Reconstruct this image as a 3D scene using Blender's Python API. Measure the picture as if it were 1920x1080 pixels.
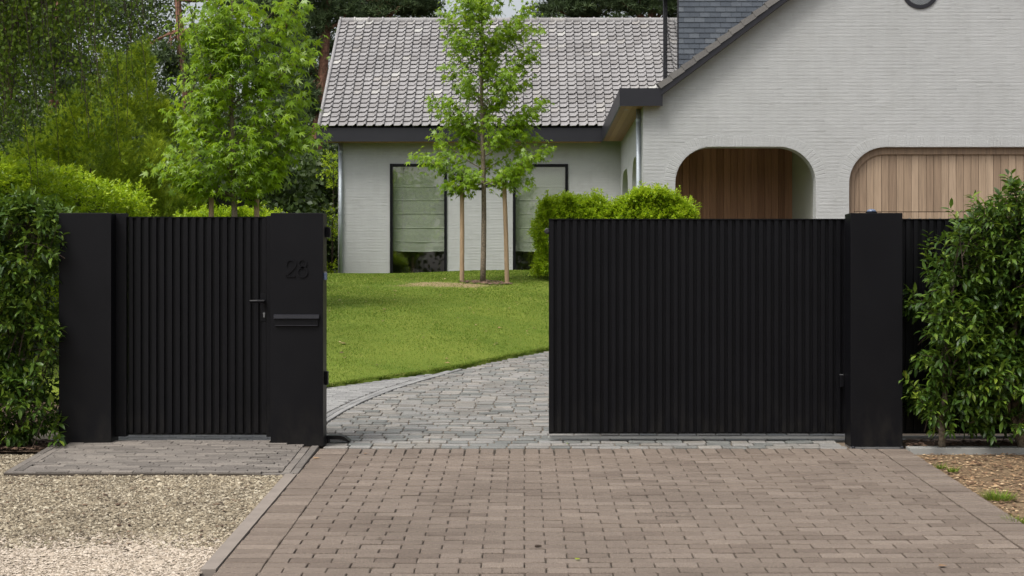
import bpy, bmesh, math, random
import numpy as np
from mathutils import Matrix, Vector
from mathutils.geometry import tessellate_polygon

for o in list(bpy.data.objects):
    bpy.data.objects.remove(o)
scene = bpy.context.scene
COL = scene.collection
rng = np.random.default_rng(28)
random.seed(28)

# ------------------------------------------------------------------ camera, sky, sun, exposure
F, CX, CY = 2933.0, 983.5, 560.0          # focal length and vanishing point in photo pixels
D, HC = 11.46, 1.098                      # camera distance to the threshold, height above it
SLOPE = 0.0597                            # the approach climbs towards the gate

cam_data = bpy.data.cameras.new('camera')
cam = bpy.data.objects.new('camera', cam_data)
COL.objects.link(cam)
cam.location = (0, -D, HC)
cam.rotation_euler = (math.radians(90), 0, 0)
cam_data.sensor_width = 36.0
cam_data.lens = 36.0 * F / 1920.0
cam_data.shift_x = -(CX - 960.0) / 1920.0
cam_data.shift_y = (CY - 540.0) / 1920.0
cam_data.clip_start = 0.1
cam_data.clip_end = 800
scene.camera = cam

SUN_EL, SUN_AZ = 58.0, -42.0              # azimuth measured from behind the camera towards the right
world = bpy.data.worlds.new('World')
scene.world = world
world.use_nodes = True
wn = world.node_tree.nodes
wl = world.node_tree.links
wn.clear()
sky = wn.new('ShaderNodeTexSky')
sky.sky_type = 'NISHITA'
sky.sun_disc = False
sky.sun_elevation = math.radians(SUN_EL)
sky.sun_rotation = math.radians(180 - SUN_AZ)
sky.air_density = 1.2
sky.dust_density = 6.0
sky.ozone_density = 1.0
hs = wn.new('ShaderNodeHueSaturation')
hs.inputs['Saturation'].default_value = 0.3
bg = wn.new('ShaderNodeBackground')
bg.inputs['Strength'].default_value = 0.138
wo = wn.new('ShaderNodeOutputWorld')
wl.new(sky.outputs[0], hs.inputs['Color'])
wl.new(hs.outputs[0], bg.inputs['Color'])
wl.new(bg.outputs[0], wo.inputs['Surface'])

sd = bpy.data.lights.new('sun', 'SUN')
sd.energy = 1.5
sd.angle = math.radians(17)
sd.color = (1.0, 0.96, 0.9)
sun = bpy.data.objects.new('sun', sd)
COL.objects.link(sun)
el, az = math.radians(SUN_EL), math.radians(SUN_AZ)
to_sun = Vector((math.sin(az) * math.cos(el), -math.cos(az) * math.cos(el), math.sin(el)))
sun.rotation_euler = to_sun.to_track_quat('Z', 'Y').to_euler()
sun.location = (5, -10, 20)

scene.view_settings.view_transform = 'Standard'
scene.view_settings.look = 'None'
scene.view_settings.gamma = 1
scene.view_settings.use_curve_mapping = False
scene.view_settings.exposure = 0.62
scene.render.engine = 'CYCLES'
scene.cycles.max_bounces = 6
scene.cycles.transparent_max_bounces = 8


def at(px, py, Z):
    """photo pixel at depth Z (metres from the lens) -> point in the place"""
    return np.array([(px - CX) * Z / F, Z - D, HC + (CY - py) * Z / F])


def proj(p):
    Z = p[1] + D
    return CX + F * p[0] / Z, CY - F * (p[2] - HC) / Z


# ------------------------------------------------------------------ materials
def new_mat(name):
    m = bpy.data.materials.new(name)
    m.use_nodes = True
    nt = m.node_tree
    nt.nodes.clear()
    out = nt.nodes.new('ShaderNodeOutputMaterial')
    p = nt.nodes.new('ShaderNodeBsdfPrincipled')
    nt.links.new(p.outputs[0], out.inputs['Surface'])
    return m, nt, p, out


def N(nt, t, **kw):
    n = nt.nodes.new(t)
    for k, v in kw.items():
        setattr(n, k, v)
    return n


def mth(nt, op, a, b=None):
    n = N(nt, 'ShaderNodeMath', operation=op)
    for i, v in enumerate((a, b)):
        if v is None:
            continue
        if isinstance(v, (int, float)):
            n.inputs[i].default_value = v
        else:
            nt.links.new(v, n.inputs[i])
    return n.outputs[0]


def position(nt, scale=(1, 1, 1)):
    g = N(nt, 'ShaderNodeNewGeometry')
    mp = N(nt, 'ShaderNodeMapping')
    mp.inputs['Scale'].default_value = scale
    nt.links.new(g.outputs['Position'], mp.inputs['Vector'])
    return mp.outputs[0]


def rand_piece(nt):
    """a number of its own for every object and every loose piece of a mesh"""
    g = N(nt, 'ShaderNodeNewGeometry')
    oi = N(nt, 'ShaderNodeObjectInfo')
    return mth(nt, 'FRACT', mth(nt, 'ADD', g.outputs['Random Per Island'], oi.outputs['Random']))


def noise(nt, vec, scale, detail=3, rough=0.55):
    n = N(nt, 'ShaderNodeTexNoise')
    n.inputs['Scale'].default_value = scale
    n.inputs['Detail'].default_value = detail
    n.inputs['Roughness'].default_value = rough
    nt.links.new(vec, n.inputs['Vector'])
    return n.outputs['Fac']


def ramp(nt, fac, stops):
    r = N(nt, 'ShaderNodeValToRGB')
    el_ = r.color_ramp.elements
    while len(el_) < len(stops):
        el_.new(0.5)
    for e, (pos, c) in zip(el_, stops):
        e.position = pos
        e.color = (c[0], c[1], c[2], 1)
    nt.links.new(fac, r.inputs['Fac'])
    return r.outputs['Color']


def mixc(nt, fac, a, b, blend='MIX'):
    m = N(nt, 'ShaderNodeMix', data_type='RGBA', blend_type=blend)
    if isinstance(fac, (int, float)):
        m.inputs['Factor'].default_value = fac
    else:
        nt.links.new(fac, m.inputs['Factor'])
    for s, v in ((6, a), (7, b)):
        if isinstance(v, (tuple, list)):
            m.inputs[s].default_value = (v[0], v[1], v[2], 1)
        else:
            nt.links.new(v, m.inputs[s])
    return m.outputs[2]


def bump(nt, p, height, strength, dist):
    b = N(nt, 'ShaderNodeBump')
    b.inputs['Strength'].default_value = strength
    b.inputs['Distance'].default_value = dist
    nt.links.new(height, b.inputs['Height'])
    nt.links.new(b.outputs[0], p.inputs['Normal'])


def masonry(name, stops, rough=0.85, speck=180, speck_amt=0.35, patch=1.2, patch_amt=0.35, bscale=120, bdist=0.003):
    """stone, brick and paver: own tone for every piece, grain, large stains"""
    m, nt, p, _ = new_mat(name)
    pos = position(nt)
    c = ramp(nt, rand_piece(nt), stops)
    g = noise(nt, pos, speck, 2, 0.7)
    c = mixc(nt, speck_amt, c, ramp(nt, g, [(0.3, (0.12, 0.12, 0.12)), (0.5, (0.5, 0.5, 0.5)), (0.7, (0.95, 0.95, 0.95))]), 'OVERLAY')
    s = noise(nt, pos, patch, 5, 0.6)
    c = mixc(nt, patch_amt, c, ramp(nt, s, [(0.3, (0.26, 0.25, 0.24)), (0.45, (0.48, 0.48, 0.48)), (0.65, (0.62, 0.62, 0.61))]), 'OVERLAY')
    nt.links.new(c, p.inputs['Base Color'])
    p.inputs['Roughness'].default_value = rough
    p.inputs['Specular IOR Level'].default_value = 0.3
    bump(nt, p, noise(nt, pos, bscale, 4, 0.6), 0.5, bdist)
    return m


def plain(name, col, rough=0.5, metallic=0.0, spec=0.5, nscale=6, namt=0.12, bscale=0, bdist=0.0):
    m, nt, p, _ = new_mat(name)
    pos = position(nt)
    n = noise(nt, pos, nscale, 4)
    c = mixc(nt, n, tuple(x * (1 - namt) for x in col), tuple(x * (1 + namt) for x in col))
    nt.links.new(c, p.inputs['Base Color'])
    rr = mth(nt, 'MULTIPLY_ADD', n, 0.16)
    rr.node.inputs[2].default_value = rough - 0.08
    nt.links.new(rr, p.inputs['Roughness'])
    p.inputs['Metallic'].default_value = metallic
    p.inputs['Specular IOR Level'].default_value = spec
    if bscale:
        bump(nt, p, noise(nt, pos, bscale, 3), 0.4, bdist)
    return m


def leafmat(name, stops, trans=0.3, rough=0.45, tcol=(0.25, 0.4, 0.03), clump=1.5, spec=0.45, wr=0.6, wn=0.5, det=2):
    m, nt, p, out = new_mat(name)
    pos = position(nt)
    r = rand_piece(nt)
    n = noise(nt, pos, clump, det)
    f = mth(nt, 'ADD', mth(nt, 'MULTIPLY', r, wr), mth(nt, 'MULTIPLY', n, wn))
    c = ramp(nt, f, stops)
    nt.links.new(c, p.inputs['Base Color'])
    p.inputs['Roughness'].default_value = rough
    p.inputs['Specular IOR Level'].default_value = spec
    t = N(nt, 'ShaderNodeBsdfTranslucent')
    nt.links.new(mixc(nt, 0.5, c, tcol), t.inputs['Color'])
    mx = N(nt, 'ShaderNodeMixShader')
    mx.inputs[0].default_value = trans
    nt.links.new(p.outputs[0], mx.inputs[1])
    nt.links.new(t.outputs[0], mx.inputs[2])
    nt.links.new(mx.outputs[0], out.inputs['Surface'])
    return m


def woodmat(name, stops, rough=0.6, scale=(40, 40, 1.6)):
    m, nt, p, _ = new_mat(name)
    pos = position(nt, scale)
    r = rand_piece(nt)
    off = N(nt, 'ShaderNodeCombineXYZ')
    nt.links.new(mth(nt, 'MULTIPLY', r, 37.0), off.inputs[2])
    add = N(nt, 'ShaderNodeVectorMath', operation='ADD')
    nt.links.new(pos, add.inputs[0])
    nt.links.new(off.outputs[0], add.inputs[1])
    g = noise(nt, add.outputs[0], 1.0, 5, 0.65)
    c = ramp(nt, r, stops)
    c = mixc(nt, 0.55, c, ramp(nt, g, [(0.3, (0.28, 0.28, 0.28)), (0.62, (0.62, 0.62, 0.62))]), 'OVERLAY')
    nt.links.new(c, p.inputs['Base Color'])
    p.inputs['Roughness'].default_value = rough
    p.inputs['Specular IOR Level'].default_value = 0.3
    bump(nt, p, g, 0.3, 0.002)
    return m


M = {}
M['black'] = plain('black_powder_coat', (0.0026, 0.0026, 0.0038), 0.45, 0, 0.18, 3, 0.12, 500, 0.0004)
m_ = M['black']
nt = m_.node_tree
p = next(n for n in nt.nodes if n.type == 'BSDF_PRINCIPLED')
old = p.inputs['Base Color'].links[0].from_socket
g_ = N(nt, 'ShaderNodeNewGeometry')
sx_ = N(nt, 'ShaderNodeSeparateXYZ')
nt.links.new(g_.outputs['Position'], sx_.inputs[0])
low = ramp(nt, sx_.outputs[2], [(0.0, (1, 1, 1)), (0.35, (0.1, 0.1, 0.1)), (1.0, (0.04, 0.04, 0.04))])
dust = mth(nt, 'MULTIPLY', low, ramp(nt, noise(nt, position(nt, (1, 1, 0.5)), 9, 6, 0.7), [(0.42, (0, 0, 0)), (0.75, (1, 1, 1))]))
nt.links.new(mixc(nt, dust, old, (0.016, 0.0145, 0.0125)), p.inputs['Base Color'])
M['dark_metal'] = plain('anthracite_aluminium', (0.0108, 0.0108, 0.01485), 0.42, 0, 0.4, 3, 0.08)
M['zinc'] = plain('zinc_pipe', (0.36, 0.4, 0.43), 0.55, 0.5, 0.5, 8, 0.18)
M['steel'] = plain('galvanised_steel', (0.27, 0.276, 0.282), 0.4, 0.8, 0.5, 30, 0.2)
M['lens_blue'] = plain('smoked_blue_plastic', (0.09, 0.12, 0.19), 0.25, 0, 0.6)
M['apron'] = masonry('concrete_brick', [(0.0, (0.114, 0.08883, 0.07166)), (0.2, (0.1343, 0.1068, 0.08617)), (0.8, (0.1478, 0.1181, 0.09615)), (1.0, (0.1719, 0.1389, 0.1134))], 0.9, 210, 0.75, 0.8, 0.42, 260, 0.005)
M['clay'] = masonry('slim_clay_paver', [(0, (0.1062, 0.0952, 0.085)), (0.4, (0.136, 0.1207, 0.1071)), (0.75, (0.1573, 0.1411, 0.1249)), (1, (0.1827, 0.1615, 0.1411))], 0.85, 150, 0.35, 1.6, 0.4, 160, 0.002)
M['grey_paver'] = masonry('grey_slim_paver', [(0, (0.1589, 0.1574, 0.1533)), (0.5, (0.2043, 0.2021, 0.1967)), (1, (0.2497, 0.2475, 0.2394))], 0.8, 150, 0.3, 1.6, 0.3, 160, 0.002)
M['cobble'] = masonry('grey_cobble_stone', [(0, (0.117, 0.1204, 0.113)), (0.25, (0.148, 0.1485, 0.1392)), (0.5, (0.1756, 0.1628, 0.1442)), (0.75, (0.1893, 0.1855, 0.177)), (1, (0.2272, 0.2117, 0.1892))], 0.6, 90, 0.3, 2.2, 0.45, 60, 0.004)
M['joint_dark'] = plain('dark_joint_sand', (0.055, 0.045, 0.036), 0.95, 0, 0.2, 4, 0.4, 200, 0.004)
M['joint_tan'] = plain('tan_joint_sand', (0.16, 0.124, 0.088), 0.95, 0, 0.2, 9, 0.35, 200, 0.004)
M['gravel_bed'] = plain('gravel_bed', (0.26, 0.22, 0.165), 0.95, 0, 0.2, 60, 0.4, 120, 0.01)
M['gravel'] = masonry('beige_gravel', [(0, (0.0561, 0.04462, 0.03024)), (0.25, (0.153, 0.1242, 0.084)), (0.7, (0.2499, 0.2085, 0.1445)), (1, (0.408, 0.3638, 0.2772))], 0.85, 120, 0.2, 1.8, 0.55, 90, 0.002)
M['gravel_pale'] = masonry('pale_gravel_stones', [(0, (0.2237, 0.1807, 0.1367)), (0.4, (0.358, 0.2998, 0.2374)), (1, (0.4833, 0.4189, 0.3453))], 0.9, 120, 0.2, 1.5, 0.3, 90, 0.002)  # paler tone for the gravel strip at the front of the verge
M['kerb'] = plain('concrete_kerb', (0.252, 0.252, 0.2385), 0.85, 0, 0.3, 5, 0.25, 150, 0.002)
M['kerb_brown'] = plain('weathered_concrete_kerb', (0.2, 0.172, 0.148), 0.9, 0, 0.3, 7, 0.3, 150, 0.002)
M['soil'] = plain('soil', (0.07, 0.048, 0.032), 0.95, 0, 0.2, 12, 0.5, 60, 0.02)
M['dry_soil'] = plain('dry_soil', (0.15, 0.105, 0.062), 0.95, 0, 0.2, 5, 0.55, 60, 0.02)
M['litter'] = masonry('bark_chips_and_dry_leaves', [(0, (0.06, 0.035, 0.022)), (0.45, (0.15, 0.085, 0.05)), (0.8, (0.3, 0.19, 0.1)), (1, (0.48, 0.36, 0.22))], 0.9)
M['mulch'] = masonry('dark_bark_mulch', [(0, (0.035, 0.022, 0.015)), (0.6, (0.085, 0.05, 0.033)), (1, (0.17, 0.115, 0.075))], 0.9)
M['tile'] = masonry('grey_clay_roof_tile', [(0, (0.2021, 0.1935, 0.1909)), (0.3, (0.2253, 0.2184, 0.2184)), (0.9, (0.2451, 0.2382, 0.2391)), (0.975, (0.258, 0.2451, 0.2339)), (0.992, (0.3354, 0.3311, 0.3182)), (1, (0.3698, 0.3612, 0.344))], 0.6, 40, 0.3, 0.9, 0.38, 30, 0.002)
M['verge_tile'] = masonry('dark_verge_tile', [(0, (0.115, 0.11, 0.106)), (1, (0.145, 0.138, 0.132))], 0.6, 40, 0.15, 1.5, 0.2, 30, 0.002)
M['slate'] = masonry('blue_grey_slate', [(0, (0.05, 0.06, 0.075)), (0.6, (0.066, 0.078, 0.096)), (1, (0.095, 0.108, 0.125))], 0.5, 40, 0.2, 2, 0.3, 30, 0.001)
M['wood'] = woodmat('weathered_hardwood_boards', [(0, (0.2061, 0.1462, 0.1003)), (0.35, (0.2556, 0.1853, 0.1275)), (0.7, (0.2968, 0.2193, 0.153)), (1, (0.3298, 0.2465, 0.1742))])
M['wood_red'] = woodmat('sheltered_hardwood_boards', [(0, (0.18, 0.09, 0.0522)), (0.4, (0.288, 0.1485, 0.0855)), (0.8, (0.36, 0.1935, 0.117)), (1, (0.432, 0.243, 0.1485))])
M['stake'] = woodmat('round_wooden_stake', [(0, (0.27, 0.19, 0.115)), (1, (0.34, 0.245, 0.155))], 0.8, (40, 40, 4))
M['bark_pine'] = masonry('red_pine_bark', [(0, (0.15, 0.075, 0.05)), (1, (0.19, 0.1, 0.065))], 0.95, 14, 0.6, 1.0, 0.5, 12, 0.03)
M['bark_grey'] = masonry('grey_bark', [(0, (0.13, 0.105, 0.075)), (1, (0.18, 0.15, 0.11))], 0.95, 50, 0.6, 4.0, 0.5, 40, 0.01)
M['twig'] = plain('dark_twig', (0.045, 0.03, 0.02), 0.9)
M['rubber'] = plain('black_tree_tie', (0.012, 0.012, 0.012), 0.6)
M['blind'] = plain('sage_roman_blind', (0.4514, 0.488, 0.4026), 0.9, 0, 0.2, 30, 0.05)
M['room'] = plain('room_wall', (0.23, 0.19, 0.11), 0.9)
M['furniture'] = plain('dark_furniture', (0.03, 0.022, 0.015), 0.6)
M['plaster'] = plain('porch_plaster', (0.42, 0.42, 0.39), 0.9, 0, 0.3, 4, 0.05)

# painted brick: limewash over rough brick
m, nt, p, _ = new_mat('grey_limewashed_brick')
pos = position(nt)
pos2 = position(nt, (1.0, 1.0, 6.0))
c = mixc(nt, noise(nt, pos, 0.7, 4), (0.348, 0.356, 0.358), (0.4, 0.408, 0.41))
c = mixc(nt, mth(nt, 'MULTIPLY', noise(nt, pos2, 3.0, 5, 0.65), 0.5), c, (0.325, 0.332, 0.328))
pos3 = position(nt, (2.2, 2.2, 0.25))
c = mixc(nt, 0.22, c, ramp(nt, noise(nt, pos3, 1.6, 5, 0.7), [(0.3, (0.4, 0.4, 0.385)), (0.6, (0.53, 0.53, 0.53))]), 'OVERLAY')
c = mixc(nt, 0.4, c, ramp(nt, noise(nt, pos, 2.7, 6, 0.7), [(0.25, (0.4, 0.4, 0.38)), (0.45, (0.5, 0.5, 0.5)), (0.75, (0.56, 0.56, 0.56))]), 'OVERLAY')
nt.links.new(c, p.inputs['Base Color'])
p.inputs['Roughness'].default_value = 0.9
p.inputs['Specular IOR Level'].default_value = 0.25
bump(nt, p, noise(nt, pos2, 9.0, 4, 0.6), 0.5, 0.01)
M['wall'] = m

# glass
m, nt, p, out = new_mat('window_glass')
nt.nodes.remove(p)
tr = N(nt, 'ShaderNodeBsdfTransparent')
tr.inputs[0].default_value = (0.93, 0.94, 0.93, 1)
gl = N(nt, 'ShaderNodeBsdfGlossy')
gl.inputs['Roughness'].default_value = 0.015
lw = N(nt, 'ShaderNodeLayerWeight')
lw.inputs['Blend'].default_value = 0.5
fac = mth(nt, 'ADD', mth(nt, 'MULTIPLY', mth(nt, 'POWER', lw.outputs['Facing'], 4.0), 0.8), 0.15)
mx = N(nt, 'ShaderNodeMixShader')
nt.links.new(fac, mx.inputs[0])
nt.links.new(tr.outputs[0], mx.inputs[1])
nt.links.new(gl.outputs[0], mx.inputs[2])
nt.links.new(mx.outputs[0], out.inputs['Surface'])
M['glass'] = m

# lawn soil/turf, with a worn dry patch left of the young tree
TREE2 = at(905, 531, 25.0)
m, nt, p, _ = new_mat('turf')
pos = position(nt)
c = mixc(nt, ramp(nt, noise(nt, pos, 1.0, 6, 0.65), [(0.3, (0, 0, 0)), (0.7, (1, 1, 1))]), (0.075, 0.12, 0.012), (0.14, 0.175, 0.025))
dv = N(nt, 'ShaderNodeVectorMath', operation='DISTANCE')
mp = position(nt, (0.62, 1.0, 0.0))
nt.links.new(mp, dv.inputs[0])
dv.inputs[1].default_value = ((TREE2[0] - 0.55) * 0.62, TREE2[1] - 0.55, 0)
wob = mth(nt, 'ADD', dv.outputs['Value'], mth(nt, 'MULTIPLY', noise(nt, pos, 2.5, 4), 0.9))
c = mixc(nt, ramp(nt, wob, [(0.75, (1, 1, 1)), (1.45, (0, 0, 0))]), c, (0.235, 0.18, 0.095))
nt.links.new(c, p.inputs['Base Color'])
p.inputs['Roughness'].default_value = 0.95
p.inputs['Specular IOR Level'].default_value = 0.15
bump(nt, p, noise(nt, pos, 50, 4), 0.6, 0.02)
M['turf'] = m

M['grass'] = leafmat('grass_blades', [(0.2, (0.055, 0.11, 0.010)), (0.45, (0.12, 0.19, 0.02)), (0.68, (0.2, 0.25, 0.036)), (0.9, (0.33, 0.31, 0.11))], 0.3, 0.6, (0.18, 0.29, 0.03), 3.5, 0.12, 0.68, 0.32, 6)
M['laurel'] = leafmat('laurel_leaves', [(0.15, (0.018, 0.042, 0.008)), (0.45, (0.042, 0.088, 0.012)), (0.72, (0.085, 0.15, 0.016)), (0.93, (0.17, 0.225, 0.024)), (0.99, (0.33, 0.2, 0.03))], 0.25, 0.42, (0.16, 0.26, 0.02), 3.0, 0.35)
M['gum'] = leafmat('sweetgum_leaves', [(0.15, (0.0975, 0.1891, 0.008)), (0.5, (0.156, 0.2684, 0.011)), (0.8, (0.2275, 0.3477, 0.014)), (0.98, (0.351, 0.4392, 0.02))], 0.44, 0.36, (0.468, 0.6344, 0.015), 1.0, 0.4, 0.45, 0.55)
M['lime'] = leafmat('yellow_green_hedge_leaves', [(0.1, (0.1225, 0.2191, 0.0112)), (0.5, (0.257, 0.3784, 0.01568)), (0.8, (0.3795, 0.4846, 0.0224)), (1.0, (0.4652, 0.4514, 0.0448))], 0.4, 0.42, (0.5141, 0.6904, 0.0224), 2.5, 0.4)
M['thuja'] = leafmat('thuja_sprays', [(0.25, (0.03, 0.068, 0.007)), (0.55, (0.12, 0.2, 0.012)), (0.85, (0.38, 0.44, 0.026))], 0.3, 0.65, (0.34, 0.42, 0.02), 2.2, 0.15, 0.45, 0.65)
M['birch'] = leafmat('birch_leaves', [(0.1, (0.03542, 0.06831, 0.008978)), (0.5, (0.06578, 0.1138, 0.01197)), (1.0, (0.1164, 0.1656, 0.01596))], 0.38, 0.6, (0.172, 0.2691, 0.01995), 0.8, 0.18)
M['pine'] = leafmat('pine_needles', [(0.1, (0.0375, 0.065, 0.0275)), (0.5, (0.0725, 0.1125, 0.045)), (1.0, (0.125, 0.175, 0.065))], 0.15, 0.6, (0.125, 0.1875, 0.05), 0.7, 0.3)
M['wood_leaf'] = leafmat('woodland_leaves', [(0.1, (0.0144, 0.0288, 0.0072)), (0.5, (0.03024, 0.054, 0.01152)), (1.0, (0.0648, 0.0936, 0.018))], 0.25, 0.5, (0.072, 0.1224, 0.0144), 0.5, 0.3)


# ------------------------------------------------------------------ object helpers
def link(o):
    COL.objects.link(o)
    return o


def arrays(name, V, Fc, smooth=False):
    """mesh from a vertex array and an array (or list) of faces"""
    me = bpy.data.meshes.new(name)
    V = np.asarray(V, dtype=np.float32)
    if isinstance(Fc, np.ndarray):
        n, k = Fc.shape
        me.vertices.add(len(V))
        me.vertices.foreach_set('co', V.ravel())
        me.loops.add(n * k)
        me.loops.foreach_set('vertex_index', Fc.astype(np.int32).ravel())
        me.polygons.add(n)
        me.polygons.foreach_set('loop_start', np.arange(0, n * k, k, dtype=np.int32))
        me.polygons.foreach_set('loop_total', np.full(n, k, dtype=np.int32))
        me.update(calc_edges=True)
    else:
        me.from_pydata([tuple(map(float, v)) for v in V], [], [tuple(map(int, f)) for f in Fc])
        me.update()
    if smooth:
        me.polygons.foreach_set('use_smooth', np.ones(len(me.polygons), dtype=bool))
    return me


def put(name, me, mat=None, parent=None, kind=None):
    if mat is not None and not me.materials:
        me.materials.append(M[mat] if isinstance(mat, str) else mat)
    o = link(bpy.data.objects.new(name, me))
    if parent is not None:
        o.parent = parent
        if parent.type == 'EMPTY':
            o.matrix_parent_inverse = Matrix.Translation(-Vector(parent.location))
    if kind:
        o['kind'] = kind
    return o


def thing(name, loc, label, cat, group=None):
    o = link(bpy.data.objects.new(name, None))
    o.empty_display_size = 0.1
    o.location = loc
    tag(o, label, cat, group)
    return o


def tag(o, label, cat, group=None):
    o['label'] = label
    o['category'] = cat
    if group:
        o['group'] = group
    return o


class MB:
    """collects boxes, prisms and tubes into one mesh"""

    def __init__(self):
        self.v, self.f = [], []

    def add(self, V, Fc):
        b = len(self.v)
        self.v += [tuple(map(float, q)) for q in V]
        self.f += [tuple(i + b for i in f) for f in Fc]
        return self

    def box(self, x0, x1, y0, y1, z0, z1):
        V = [(x, y, z) for z in (z0, z1) for y in (y0, y1) for x in (x0, x1)]
        return self.add(V, [(0, 2, 3, 1), (4, 5, 7, 6), (0, 1, 5, 4), (2, 6, 7, 3), (0, 4, 6, 2), (1, 3, 7, 5)])

    def prism_y(self, poly, y0, y1):
        """polygon in XZ, extruded along Y"""
        n = len(poly)
        V = [(x, y0, z) for x, z in poly] + [(x, y1, z) for x, z in poly]
        Fc = [tuple(range(n)), tuple(range(2 * n - 1, n - 1, -1))]
        Fc += [(i, (i + 1) % n + 0, (i + 1) % n + n, i + n)[::-1] for i in range(n)]
        return self.add(V, Fc)

    def tube(self, pts, radii, seg=8, caps=True):
        pts = [np.array(p, float) for p in pts]
        if isinstance(radii, (int, float)):
            radii = [radii] * len(pts)
        b = len(self.v)
        for i, p in enumerate(pts):
            d = pts[min(i + 1, len(pts) - 1)] - pts[max(i - 1, 0)]
            d = d / (np.linalg.norm(d) + 1e-9)
            h = np.array([1.0, 0, 0]) if abs(d[0]) < 0.8 else np.array([0, 1.0, 0])
            u = np.cross(d, h)
            u /= np.linalg.norm(u)
            w = np.cross(d, u)
            for k in range(seg):
                a = 2 * math.pi * k / seg
                self.v.append(tuple(p + radii[i] * (u * math.cos(a) + w * math.sin(a))))
        for i in range(len(pts) - 1):
            for k in range(seg):
                k2 = (k + 1) % seg
                self.f.append((b + i * seg + k, b + i * seg + k2, b + (i + 1) * seg + k2, b + (i + 1) * seg + k))
        if caps:
            self.f.append(tuple(b + k for k in range(seg))[::-1])
            self.f.append(tuple(b + (len(pts) - 1) * seg + k for k in range(seg)))
        return self

    def build(self, name, mat, parent=None, bevel=0.0, smooth=False, kind=None):
        me = bpy.data.meshes.new(name)
        me.from_pydata(self.v, [], self.f)
        me.update()
        if bevel:
            bm = bmesh.new()
            bm.from_mesh(me)
            bmesh.ops.bevel(bm, geom=list(bm.edges), offset=bevel, segments=2, affect='EDGES', profile=0.6)
            bm.to_mesh(me)
            bm.free()
        if smooth:
            me.polygons.foreach_set('use_smooth', np.ones(len(me.polygons), dtype=bool))
        return put(name, me, mat, parent, kind)


def wall_with_holes(outer, holes, to3, thick, nrm):
    """flat wall (polygon with holes in its own 2D) with reveals along every hole"""
    polys = [[Vector((a, b, 0)) for a, b in outer]] + [[Vector((a, b, 0)) for a, b in h] for h in holes]
    tris = tessellate_polygon(polys)
    flat = [q for pl in polys for q in pl]
    V = [to3(q.x, q.y, 0.0) for q in flat] + [to3(q.x, q.y, thick) for q in flat]
    n = len(flat)
    Fc = []
    for t in tris:
        a, b, c_ = (np.array(V[i]) for i in t)
        t = tuple(t)
        if np.dot(np.cross(b - a, c_ - a), nrm) < 0:
            t = t[::-1]
        Fc.append(t)
        Fc.append(tuple(i + n for i in t[::-1]))
    s = 0
    for pl in polys:
        k = len(pl)
        for i in range(k):
            a, b = s + i, s + (i + 1) % k
            Fc.append((a, b, b + n, a + n))
        s += k
    mb = MB()
    mb.add(V, Fc)
    return mb


def arch(x0, x1, z0, z1, r, n=10):
    """rectangle with rounded upper corners, counter-clockwise from lower left"""
    pts = [(x0, z0), (x1, z0)]
    for k in range(n + 1):
        a = math.pi / 2 * k / n
        pts.append((x1 - r + r * math.cos(a), z1 - r + r * math.sin(a)))
    for k in range(n + 1):
        a = math.pi / 2 + math.pi / 2 * k / n
        pts.append((x0 + r + r * math.cos(a), z1 - r + r * math.sin(a)))
    return pts


def block_mesh(name, lx, ly, lz, ch, jit=0.0, rounded=0.0, seed=0):
    """paver: top at z=0, chamfered rim, open underneath; rounded gives worn cobble corners"""
    r = random.Random(seed)
    if rounded:
        ring = []
        for cx_, cy_, a0 in ((1, 1, 0), (-1, 1, 90), (-1, -1, 180), (1, -1, 270)):
            rr = rounded * r.uniform(0.6, 1.3)
            ccx, ccy = cx_ * (lx / 2 - rr), cy_ * (ly / 2 - rr)
            for a in (a0 + 12, a0 + 78):
                ring.append((ccx + rr * math.cos(math.radians(a)) + r.uniform(-jit, jit), ccy + rr * math.sin(math.radians(a)) + r.uniform(-jit, jit)))
    else:
        ring = [(sx * lx / 2 + r.uniform(-jit, jit), sy * ly / 2 + r.uniform(-jit, jit)) for sx, sy in ((1, 1), (-1, 1), (-1, -1), (1, -1))]
    n = len(ring)
    V = []
    for x, y in ring:
        k = 1 - 2 * ch / max(lx, 1e-6)
        k2 = 1 - 2 * ch / max(ly, 1e-6)
        V.append((x * k, y * k2, r.uniform(-jit, jit) * 0.3))
    V += [(x, y, -ch * 0.8) for x, y in ring]
    V += [(x, y, -lz) for x, y in ring]
    Fc = [tuple(range(n))]
    for b in (0, n):
        for i in range(n):
            j = (i + 1) % n
            Fc.append((b + j, b + i, b + n + i, b + n + j))
    return arrays(name, V, Fc)


def lay(pieces, meshes, mat, parent, name, limit, score, stuffname):
    """pieces = (x, y, z, tiltx, tilty, rotz, scale tuple, mesh index); the largest in view become objects, the rest one mesh"""
    order = sorted(range(len(pieces)), key=lambda i: -score(pieces[i]))
    for me in meshes:
        if not me.materials:
            me.materials.append(M[mat])
    single = order[:limit]
    for i in single:
        x, y, z, tx, ty, rz, sc, k = pieces[i]
        o = put(name, meshes[k], None, parent)
        o.location = (x, y, z)
        o.rotation_euler = (tx, ty, rz)
        o.scale = sc
    rest = order[limit:]
    if rest:
        mb = MB()
        for i in rest:
            x, y, z, tx, ty, rz, sc, k = pieces[i]
            if score(pieces[i]) < -1e8:
                continue
            mt = Matrix.LocRotScale(Vector((x, y, z)), Matrix.Rotation(rz, 3, 'Z') @ Matrix.Rotation(tx, 3, 'X') @ Matrix.Rotation(ty, 3, 'Y'), Vector(sc))
            me = meshes[k]
            mb.add([mt @ v.co for v in me.vertices], [tuple(pl.vertices) for pl in me.polygons])
        mb.build(stuffname, mat, parent, kind='stuff')


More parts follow.
